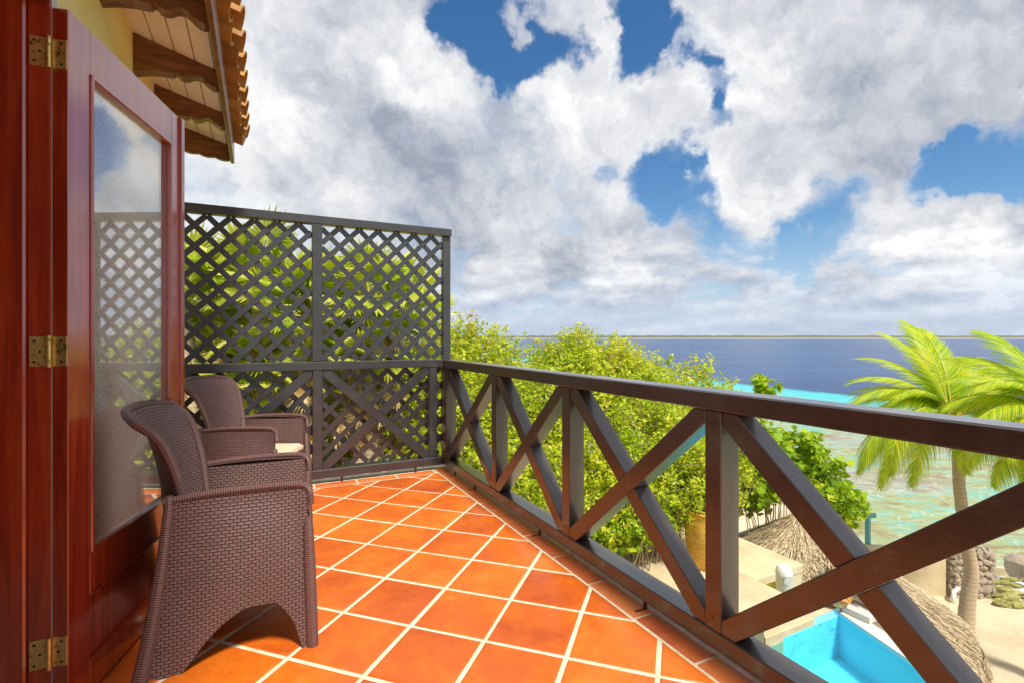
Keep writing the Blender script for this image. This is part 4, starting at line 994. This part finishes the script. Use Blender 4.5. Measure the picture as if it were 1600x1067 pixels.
# ================================================================== COCONUT PALMS
def frond_mesh(L, droop, seed, curl=0.0, leaf=.42, n=58, hang=.5, wind=(0, 0, 0)):
    # rachis from origin along +x, initially rising; leaflets both sides
    rd = random.Random(seed); mb = MB(); mbl = []
    pts = []; el = 0.0; p = Vector((0, 0, 0)); N = 26
    for i in range(N+1):
        f_ = i/N; a = -droop*f_**1.25; b = curl*f_**1.5
        pts.append(p.copy()); p = p + Vector((math.cos(a)*math.cos(b), math.sin(b)*math.cos(a), math.sin(a)))*L/N
    mb.tube(pts, [.020*(1-.93*i/N)+.0015 for i in range(N+1)], 6)
    V = []
    for i in range(n):
        f_ = .13 + .87*(i+rd.uniform(-.3, .3))/n; f_ = min(max(f_, .1), .995)
        k_ = f_*N; i0 = min(int(k_), N-1); c = pts[i0].lerp(pts[i0+1], k_-i0); tg = (pts[i0+1]-pts[i0]).normalized()
        up = Vector((0, 0, 1)); sd2 = tg.cross(up).normalized(); upv = sd2.cross(tg)
        for sg in (-1, 1):
            ll = leaf*(math.sin(math.pi*(.12+.86*f_))**.7)*rd.uniform(.85, 1.1); fw = .55 + .75*f_
            d0 = (sd2*sg*1.0 + tg*fw + upv*.22 + Vector(wind)*.5).normalized(); w_ = .016*rd.uniform(.8, 1.2)
            q = c.copy(); dcur = d0.copy(); last = None; nn = tg.cross(d0).normalized()
            segs = 4
            prev = None
            for s_ in range(segs+1):
                wl = w_*(1-(s_/segs)**1.6)+.0012; wv = (tg*.8 + Vector((0, 0, .3*sg*0))).normalized()*wl
                cur = (q-wv, q+wv)
                if prev: V += [prev[0], prev[1], cur[1], cur[0]]
                prev = cur
                dcur = (dcur + Vector((0, 0, -hang*.5*(1+s_*.35))) + Vector(wind)*.35).normalized(); q = q + dcur*ll/segs
    return mb, V
def strip_islands(V):          # weld the strips so every leaflet is one island
    V = np.array([tuple(v) for v in V]); n = len(V)//16
    V = V.reshape(n, 4, 4, 3)  # leaflet, seg, corner
    P = np.zeros((n, 5, 2, 3)); P[:, 0, 0] = V[:, 0, 0]; P[:, 0, 1] = V[:, 0, 1]
    for s_ in range(4): P[:, s_+1, 0] = V[:, s_, 3]; P[:, s_+1, 1] = V[:, s_, 2]
    verts = P.reshape(-1, 3); faces = []
    for k_ in range(n):
        b = k_*10
        for s_ in range(4): faces.append((b+2*s_, b+2*s_+1, b+2*s_+3, b+2*s_+2))
    return verts, faces
def coco_palm(label, base, path, radii, fronds, seed, nuts=True):
    root = thing('coconut_palm', label, 'palm tree', tuple(base)); top = path[-1]
    mb = MB(); b_ = bez([tuple(p) for p in path], 9); rr = np.interp(np.linspace(0, 1, len(b_)), np.linspace(0, 1, len(radii)), radii)
    rr = [r_*(1+.07*(k_ % 2)) for k_, r_ in enumerate(rr)]
    mb.tube(b_, rr, 14, jit=.05); part(mb, 'trunk', M_bark, root, smooth=True)
    tl = Vector(top) - Vector(base)
    for k_, (az, el, L, droop, curl, hang) in enumerate(fronds):
        mb, V = frond_mesh(L, R(droop), seed*50+k_, R(curl), leaf=.30*L**.5*1.45, hang=hang, wind=(0, 0, 0), n=int(50*L**.5)+8)
        vv, ff = strip_islands(V)
        # a frond object: rachis plus its leaflets
        me = bpy.data.meshes.new('frond'); off = len(mb.v)
        allv = [tuple(v) for v in mb.v] + [tuple(v) for v in vv]; allf = mb.f + [tuple(i+off for i in f_) for f_ in ff]
        me.from_pydata(allv, [], allf); me.materials.append(M_palm); me.materials.append(M_rachis)
        mi = [1]*len(mb.f) + [0]*len(ff); me.polygons.foreach_set('material_index', mi); me.polygons.foreach_set('use_smooth', [True]*len(allf))
        o = link(bpy.data.objects.new('frond', me)); o.parent = root
        # az measured in the viewer's frame: 0 = to the right, 90 = away
        wa = R(az) - TH
        o.location = tl + Vector((math.cos(wa)*.05, math.sin(wa)*.05, random.uniform(-.06, .04)))
        o.rotation_euler = (random.uniform(-.25, .25), -R(el), wa)
    if nuts:
        mb = MB()
        for k_ in range(10):
            a = k_*.63; mb.tube([tl+Vector((math.cos(a)*.05, math.sin(a)*.05, -.16)), tl+Vector((math.cos(a)*.13, math.sin(a)*.13, .10))], [.05, .015], 6)
        mb.build('frond_bases', M_rachis, root, smooth=True)
    return root
sf = 6.05/4.6                   # metres per metre of the first survey, in which the sand lay 4.6 m under the eye
YT = 10.37
path = [PP(1508, 990, YT), PP(1512, 940, YT), PP(1518, 895, YT), PP(1511, 850, YT), PP(1499, 760, YT), PP(1496, 700, YT), PP(1487, 648, YT)]
base = path[0].copy(); base.z = Z_SAND; path[0] = Vector((base.x, base.y, Z_SAND-.15))
#       az   el   L    droop curl hang
FR = [(176, 46, 2.3, 95, 0, .55), (186, 36, 2.1, 90, 8, .6), (165, 58, 2.2, 95, 0, .5), (150, 36, 1.9, 85, 0, .5), (195, 56, 1.9, 105, 0, .55),
      (188, 12, 2.8, 92, -5, .6), (204, 24, 2.9, 112, -5, .6), (218, 14, 2.6, 105, 0, .6), (198, 0, 2.6, 80, 0, .6), (176, -5, 2.2, 75, 0, .6), (228, 10, 1.9, 100, 0, .6),
      (120, 80, 2.2, 60, 0, .35), (100, 82, 2.5, 55, -15, .35), (62, 80, 2.5, 70, 10, .4), (75, 70, 2.4, 75, 0, .4), (140, 68, 2.1, 80, 0, .45), (45, 66, 2.3, 80, 0, .4), (30, 55, 2.4, 75, 0, .45), (10, 46, 2.4, 75, 0, .45), (0, 60, 2.3, 85, 0, .45),
      (350, 30, 2.2, 85, 0, .5), (335, 50, 2.1, 100, 0, .5), (300, 40, 1.7, 110, 0, .6), (270, 60, 1.7, 120, 0, .6), (250, 40, 1.7, 115, 0, .6), (130, 45, 2.0, 90, 0, .5), (20, 20, 2.1, 85, 0, .5), (320, 20, 1.9, 95, 0, .5)]
coco_palm('coconut palm with its whole trunk showing, standing on the sand right of the thatched roof', base, path, [.155, .13, .12, .112, .10, .09, .09], FR, 1)
YT = 8.6; tp_ = PP(1648, 640, YT); b2 = CW((1670-800)/F*YT, YT, Z_SAND)
path = [b2-Vector((0, 0, .15)), b2.lerp(tp_, .5)+Vector((.06, 0, 0)), tp_]
FR2 = [(170, 32, 1.7, 75, 0, .5), (185, 20, 1.7, 70, 0, .55), (200, 8, 1.8, 75, 0, .6), (215, -5, 1.7, 70, 0, .6), (160, 48, 1.7, 80, 0, .5), (180, 50, 1.7, 90, 0, .5), (150, 25, 1.6, 75, 0, .5), (175, -10, 1.7, 60, 0, .5), (190, -22, 1.8, 55, 0, .55), (205, -30, 1.8, 50, 0, .55),
       (120, 60, 1.9, 80, 0, .5), (100, 75, 1.9, 60, 0, .4), (60, 50, 1.9, 90, 0, .5), (20, 40, 1.9, 90, 0, .5), (340, 40, 1.9, 90, 0, .5), (300, 50, 1.7, 90, 0, .5), (250, 50, 1.7, 100, 0, .5), (230, 35, 1.7, 100, 0, .5)]
coco_palm('coconut palm at the right edge, only its left fronds showing', b2, path, [.17, .14, .11], FR2, 2)

# ================================================================== SHRUBS
def leaf_quads(C, N, size, rd, aspect=.5, fold=.0):
    n = len(C); up = np.array([0, 0, 1.0])
    a = rd.normal(size=(n, 3)); a[:, 2] *= .45; a /= np.linalg.norm(a, axis=1, keepdims=True)
    nn = N*.55 + rd.normal(size=(n, 3))*.65 + up*.45; nn /= np.linalg.norm(nn, axis=1, keepdims=True)
    b = np.cross(nn, a); b /= np.linalg.norm(b, axis=1, keepdims=True); a = np.cross(b, nn)
    L = (size*np.clip(rd.lognormal(-.08, .38, n), .4, 2.1))[:, None]; w = L*aspect
    return np.stack([C-a*L*.5, C+b*w*.5-a*L*.05, C+a*L*.5, C-b*w*.5-a*L*.05], 1).reshape(-1, 3)
def shrub(name, label, cat, base, lobes, n, size, m, seed, aspect=.5, group=None, accent=None, dens=.45, twigs=26, clus=.15, bare=0):
    """lobes: (world centre, (rx, ry, rz)); leaves sit in sprays through the outer shell of every lobe"""
    rd = np.random.default_rng(seed); rr = random.Random(seed)
    root = thing(name, label, cat, tuple(base), 0, group); bl = np.array(base)
    wts = np.array([r_[0]*r_[2]+r_[1]*r_[2] for _, r_ in lobes]); wts = wts/wts.sum(); Cs = []; Ns = []; Tw = []
    tips = []
    for (c, r_), w_ in zip(lobes, wts):
        k_ = max(6, int(n*w_/26)); d_ = rd.normal(size=(k_, 3)); d_ /= np.linalg.norm(d_, axis=1, keepdims=True)
        rad = (rd.uniform(dens, 1.0, k_)**.6)
        bump = np.array([1 + .42*mnoise.noise(Vector(tuple(x*2.3))+Vector((seed, 0, 0))) for x in d_])
        cc = np.array(c) + d_*np.array(r_)*(rad*bump)[:, None]
        tips += [tuple(x) for x in cc[rd.integers(0, k_, min(k_, max(2, int(twigs*w_)+1)))]]
        rep = 26; sc = np.repeat(cc, rep, 0); axc = d_*.9 + rd.normal(size=(k_, 3))*.55 + np.array([0, 0, .45]); axc /= np.linalg.norm(axc, axis=1, keepdims=True); ax = np.repeat(axc, rep, 0)
        tt = rd.uniform(-1, 1, (len(sc), 1)); pts = sc + ax*tt*clus*1.35 + rd.normal(size=(len(sc), 3))*clus*(.40-.22*tt); Tw.append((cc-axc*clus*1.9, cc+axc*clus*1.25))
        Cs.append(pts); Ns.append(np.repeat(d_, rep, 0))
    C = np.concatenate(Cs); N_ = np.concatenate(Ns)
    V = leaf_quads(C, N_, size, rd, aspect) - bl
    o = link(bpy.data.objects.new('foliage', fast_mesh('foliage', V, 4, m))); o.parent = root
    ta = np.concatenate([a for a, _ in Tw]); tb = np.concatenate([b for _, b in Tw]); sdx = np.cross(tb-ta, rd.normal(size=ta.shape)); sdx /= np.linalg.norm(sdx, axis=1, keepdims=True); sdx *= .0042*(size/.05)**.5
    V = np.stack([ta-sdx, ta+sdx, tb+sdx*.4, tb-sdx*.4], 1).reshape(-1, 3) - bl
    o = link(bpy.data.objects.new('twigs', fast_mesh('twigs', V, 4, M_twig))); o.parent = root
    if accent:
        sel = rd.integers(0, len(C), accent[1]); hi = C[sel]; 
        if len(accent) > 2: hi = hi[hi[:, 2] > accent[2]]
        hi = np.repeat(hi, 5, 0) + rd.normal(size=(len(hi)*5, 3))*.035
        V = leaf_quads(hi, np.tile([0, 0, 1.0], (len(hi), 1)), size*1.0, rd, .6) - bl
        if len(V): o = link(bpy.data.objects.new('flower_cluster', fast_mesh('flower_cluster', V, 4, accent[0]))); o.parent = root
    mb = MB(); b0 = Vector(base)
    for q in tips:
        q = Vector(q); mid = b0.lerp(q, .5) + Vector((rr.gauss(0, .12), rr.gauss(0, .12), rr.uniform(.0, .25)))
        mb.tube([b0+Vector((rr.gauss(0, .1), rr.gauss(0, .1), -.1)), b0.lerp(mid, .6)+Vector((rr.gauss(0, .05), rr.gauss(0, .05), 0)), mid, mid.lerp(q, .6)+Vector((rr.gauss(0, .05), rr.gauss(0, .05), 0)), q], [.028, .018, .011, .006, .002], 5, cap=False)
    for _ in range(bare):
        c, r_ = rr.choice(lobes); c = Vector(c); d_ = Vector((rr.gauss(0, .6), rr.gauss(0, .6), rr.uniform(.3, 1))).normalized()
        q = c + Vector((d_.x*r_[0], d_.y*r_[1], d_.z*r_[2]))*1.02; w2 = Vector((rr.gauss(0, .2), rr.gauss(0, .2), rr.uniform(.05, .30)))
        mb.tube([q-d_*.5, q, q+w2*.5+Vector((rr.gauss(0, .03), rr.gauss(0, .03), 0)), q+w2], [.008, .005, .003, .0015], 4, cap=False)
    part(mb, 'branches', M_twig, root); return root
def lob(u, v, Y, rx, ry, rz): return (tuple(PP(u, v, Y)), (rx, ry, rz))
def gb(u, Y, z=-3.1): p = CW((u-800)/F*Y, Y, z); return p
GS = 'lime green shrubs outside the railing'
shrub('lime_shrub', 'fine leaved lime shrub with orange blossoms right beside the lattice screen corner', 'shrub', gb(745, 7.3), [lob(735, 592, 7.6, .72, .7, .60), lob(735, 700, 6.9, .7, .6, .9), lob(790, 640, 7.6, .7, .7, .70), lob(722, 535, 7.8, .34, .3, .34), lob(782, 548, 7.9, .30, .3, .30), lob(700, 640, 8.2, .9, .8, 1.0)], 38000, .060, M_leafY, 1, .42, GS, (M_leafR, 150, .95), bare=16)
shrub('lime_shrub', 'fine leaved lime shrub behind the second railing bay, sea horizon just over its crown', 'shrub', gb(830, 7.0), [lob(820, 665, 7.2, .75, .7, .95), lob(880, 612, 7.7, .72, .7, .54), lob(815, 632, 8.0, .75, .7, .56), lob(840, 760, 6.6, .8, .6, .8), lob(790, 770, 6.6, .7, .6, .8)], 42000, .056, M_leafY, 2, .42, GS, (M_leafR, 40, .7), bare=8)
shrub('lime_shrub', 'tall lime shrub in the middle with bare twigs sticking up against the sea', 'shrub', gb(915, 7.6), [lob(905, 600, 7.7, .52, .6, .55), lob(955, 605, 7.8, .66, .6, .60), lob(1000, 620, 8.0, .5, .5, .5), lob(930, 700, 7.2, .9, .7, .8), lob(900, 548, 8.0, .34, .4, .28), lob(965, 560, 8.1, .28, .3, .26), lob(858, 565, 8.0, .3, .3, .22)], 38000, .060, M_leafY, 3, .45, GS, (M_leafR, 40, .5), bare=18)
shrub('lime_shrub', 'lime shrub over the annex roof edge, behind the clay pot', 'shrub', gb(1010, 7.1), [lob(1010, 690, 7.2, .75, .6, .66), lob(1060, 720, 7.2, .6, .6, .70), lob(1000, 770, 7.0, .8, .5, .6), lob(1090, 770, 7.2, .5, .5, .55), lob(920, 790, 6.9, .6, .5, .5)], 38000, .058, M_leafY, 4, .42, GS, bare=8)
shrub('lime_shrub', 'airy lime shrub whose twigs reach up in front of the turquoise water', 'shrub', gb(1070, 8.6), [lob(1060, 605, 8.8, .50, .5, .36), lob(1020, 572, 9.0, .26, .3, .2), lob(1085, 575, 8.9, .24, .3, .18), lob(1100, 640, 8.6, .50, .5, .5), lob(1020, 615, 8.9, .5, .5, .42), lob(1125, 610, 8.8, .22, .25, .16), lob(1060, 700, 8.4, .9, .6, .8), lob(1150, 700, 8.6, .5, .5, .7)], 15000, .062, M_leafY, 5, .5, GS, (M_leafR, 30, .3), dens=.3, bare=14)
shrub('lime_shrub', 'lime shrub low behind the corner of lattice screen and railing', 'shrub', gb(640, 8.4), [lob(640, 640, 8.4, 1.2, .8, .9), lob(560, 680, 8.6, 1.1, .8, .9), lob(690, 760, 7.2, .9, .6, .8)], 22000, .055, M_leafY, 6, .45, GS, bare=4)
shrub('broadleaf_shrub', 'bright broad leaved shrub leaning over the thatched roof', 'shrub', gb(1215, 9.2, -4.6), [lob(1240, 700, 9.6, .58, .5, .36), lob(1205, 745, 9.3, .55, .5, .45), lob(1275, 745, 9.6, .55, .5, .50), lob(1180, 700, 9.2, .4, .5, .5), lob(1310, 785, 9.6, .36, .4, .36), lob(1170, 765, 9.8, .6, .4, .4), lob(1195, 612, 9.8, .20, .2, .28)], 9000, .115, M_leafG, 7, .72, dens=.35, clus=.13, bare=10)
shrub('pot_plant', 'spindly grey green plant growing in the tall clay pot', 'plant', tuple(pp+Vector((0, 0, .72))), [(tuple(pp+Vector((-.02, .0, 1.05))), (.2, .2, .28))], 700, .05, M_leafG, 8, .4, dens=.2, twigs=18, clus=.05, bare=10)

# low plants along the annex roof edge
shrub('ground_shrub', 'dark leafy ground shrub along the annex roof edge', 'shrub', gb(960, 6.9), [lob(950, 835, 6.75, .5, .25, .28), lob(1010, 815, 6.9, .5, .25, .28), lob(900, 850, 6.6, .4, .25, .3)], 6000, .075, M_leafG, 9, .6, clus=.08)

# ================================================================== FAN PALMS BEHIND THE SCREEN
def fan_leaf(seed, Rr=.46, dead=False):
    rd = random.Random(seed); mb = MB(); n = 26; span = R(300 if not dead else 200)
    V = []; F_ = []
    for i in range(n):
        a0 = -span/2 + span*i/n; a1 = a0 + span/n*.95; am = (a0+a1)/2; L = Rr*(1-.18*abs(am)/(span/2))*rd.uniform(.9, 1.05)
        fall = (-.25 if not dead else -.9)*rd.uniform(.6, 1.4)
        rm_ = L*.55; pl = .018
        def pt(a, r_, z): return (math.cos(a)*r_, math.sin(a)*r_, z)
        c0 = pt(am, .02, 0); l1 = pt(a0, rm_, -.02+fall*.04); r1x = pt(a1, rm_, -.02+fall*.04); m1 = pt(am, rm_, pl+fall*.04)
        tip = pt(am+rd.gauss(0, .05), L, fall*L*.45)
        b = len(V); V += [c0, l1, m1, r1x, tip]; F_ += [(b, b+1, b+2), (b, b+2, b+3), (b+1, b+4, b+2), (b+2, b+4, b+3)]
    mb.add(V, F_)
    return mb
fan_lib = [fan_leaf(s_).mesh('fan_leaf', M_fan) for s_ in range(4)]
dead_lib = [fan_leaf(s_+20, .42, True).mesh('dry_fan_leaf', M_dead) for s_ in range(3)]
pet = MB(); pet.tube([(0, 0, 0), (.35, 0, .02), (.62, 0, 0)], [.012, .009, .006], 5)
def with_petiole(lib, m):
    out = []
    for me in lib:
        nv = len(me.vertices); V = [tuple(v.co) for v in me.vertices]; Fc = [tuple(p.vertices) for p in me.polygons]
        V = [(x+.62, y, z) for x, y, z in V]; k_ = len(V); V += [tuple(v) for v in pet.v]; Fc2 = [tuple(i+k_ for i in f_) for f_ in pet.f]
        m2 = bpy.data.meshes.new(me.name); m2.from_pydata(V, [], Fc+Fc2); m2.materials.append(m); m2.materials.append(M_rachis if m is M_fan else M_dead)
        m2.polygons.foreach_set('material_index', [0]*len(Fc)+[1]*len(Fc2)); out.append(m2)
    return out
fan_lib = with_petiole(fan_lib, M_fan); dead_lib = with_petiole(dead_lib, M_dead)
def fan_palm(label, u, v, Y, nl, nd, seed, sc=1.0):
    rd = random.Random(seed); c = PP(u, v, Y); base = Vector((c.x, c.y, -3.1))
    root = thing('fan_palm', label, 'palm tree', tuple(base), 0, 'fan palms behind the lattice screen')
    mb = MB(); N = 14; mb.tube([base+Vector((0, 0, -.2)), base.lerp(c, .5)+Vector((.05, 0, 0)), c-Vector((0, 0, .05))], [.15, .11, .10], 10, jit=.1); part(mb, 'trunk', M_bark, root, smooth=True)
    for k_ in range(nl):
        o = link(bpy.data.objects.new('leaf', rd.choice(fan_lib))); o.parent = root; o.location = c-base
        el = rd.uniform(-25, 80); o.rotation_euler = (rd.uniform(-.5, .5), -R(el), rd.uniform(0, 6.283)); s_ = sc*rd.uniform(.85, 1.15); o.scale = (s_, s_, s_)
    for k_ in range(nd):
        o = link(bpy.data.objects.new('dry_leaf', rd.choice(dead_lib))); o.parent = root; o.location = c-base-Vector((0, 0, rd.uniform(.05, .7)))
        o.rotation_euler = (rd.uniform(-.6, .6), -R(rd.uniform(-85, -45)), rd.uniform(0, 6.283)); s_ = sc*rd.uniform(.8, 1.05); o.scale = (s_, s_, s_)
FP = [('tallest fan palm, crown at the top of the left lattice panel', 405, 448, 7.0, 30, 14, 1), ('fan palm at the left end behind the lattice, beside the door edge', 290, 480, 6.8, 22, 8, 2), ('fan palm crown directly behind the middle lattice post', 480, 495, 7.4, 24, 12, 3),
      ('fan palm crown filling the top of the right lattice panel', 575, 466, 7.6, 30, 12, 4), ('fan palm crown low in the right lattice panel near the corner post', 622, 500, 8.0, 22, 10, 5), ('low fan palm seen over the nearer chair backs', 350, 560, 7.0, 20, 14, 6),
      ('low fan palm behind the far armchair and the middle post', 450, 600, 7.2, 20, 14, 7), ('low fan palm behind the right lower X brace', 560, 560, 7.6, 20, 12, 8), ('leaning fan palm farther left of the screen', 180, 480, 7.2, 22, 12, 9), ('squat fan palm near the ground at the left end', 300, 680, 6.8, 18, 16, 10)]
for lab, u, v, Y, nl, nd, sd2 in FP: fan_palm(lab, u, v, Y, nl, nd, sd2)
# tall yellow grass below them
n = 26000; X = rng.uniform(-6.5, .2, n); Y = rng.uniform(5.8, 9.5, n)
bx = np.cos(TH)*X + np.sin(TH)*Y; by = -np.sin(TH)*X + np.cos(TH)*Y; hh = rng.uniform(.5, 1.9, n)
k_ = by > 5.3; bx, by, hh = bx[k_], by[k_], hh[k_]; n = len(bx)
a0 = np.stack([bx, by, np.full(n, -3.1)], 1); ln_ = rng.normal(0, .35, (n, 2)); a1 = a0 + np.stack([ln_[:, 0]*.3, ln_[:, 1]*.3, hh*.7], 1); a2 = a0 + np.stack([ln_[:, 0], ln_[:, 1], hh], 1)
sdv = rng.normal(size=(n, 3)); sdv[:, 2] = 0; sdv /= np.linalg.norm(sdv, axis=1, keepdims=True); sdv *= .011
V = np.stack([a0-sdv, a0+sdv, a1+sdv, a2, a1-sdv], 1).reshape(-1, 3)
o = link(bpy.data.objects.new('tall_grass', fast_mesh('tall_grass', V, 5, M_grass))); tag(o, 'tall yellow green grass growing below the palms behind the screen', 'grass', kind='stuff')
# dense background growth beyond the palms so that the gaps read as foliage
shrub('hedge_shrub', 'pale green hedge in the distance behind the left lattice panel', 'shrub', gb(380, 11), [lob(330, 560, 11, 1.8, 1, 1.1), lob(450, 570, 11.4, 1.6, 1, 1.2), lob(240, 560, 10.5, 1.5, 1, 1.2)], 26000, .085, M_leafY, 12, .5, 'background hedge shrubs')
shrub('hedge_shrub', 'pale green hedge in the distance behind the right lattice panel', 'shrub', gb(590, 11.5), [lob(540, 580, 11.5, 1.6, 1, 1.1), lob(640, 590, 11.8, 1.5, 1, 1.0), lob(720, 620, 11.5, 1.4, 1, 1.1)], 26000, .085, M_leafY, 13, .5, 'background hedge shrubs')

shrub('screen_shrub', 'sunny yellow green shrub filling the left lattice panel behind the fan palms', 'shrub', gb(380, 8.8), [lob(340, 470, 8.9, .95, .6, 1.0), lob(430, 520, 9.0, .9, .6, 1.1), lob(360, 640, 8.6, 1.2, .6, 1.1), lob(470, 660, 8.6, .9, .6, 1.0)], 30000, .085, M_grass, 21, .3, 'shrubs close behind the lattice screen', clus=.2, dens=.7)
shrub('screen_shrub', 'sunny yellow green shrub filling the right lattice panel behind the fan palms', 'shrub', gb(590, 9.2), [lob(560, 480, 9.2, .95, .6, 1.0), lob(635, 520, 9.4, .75, .6, .95), lob(560, 640, 8.9, 1.1, .6, 1.1), lob(640, 650, 8.9, .7, .6, 1.0)], 30000, .080, M_grass, 22, .3, 'shrubs close behind the lattice screen', clus=.2, dens=.7)
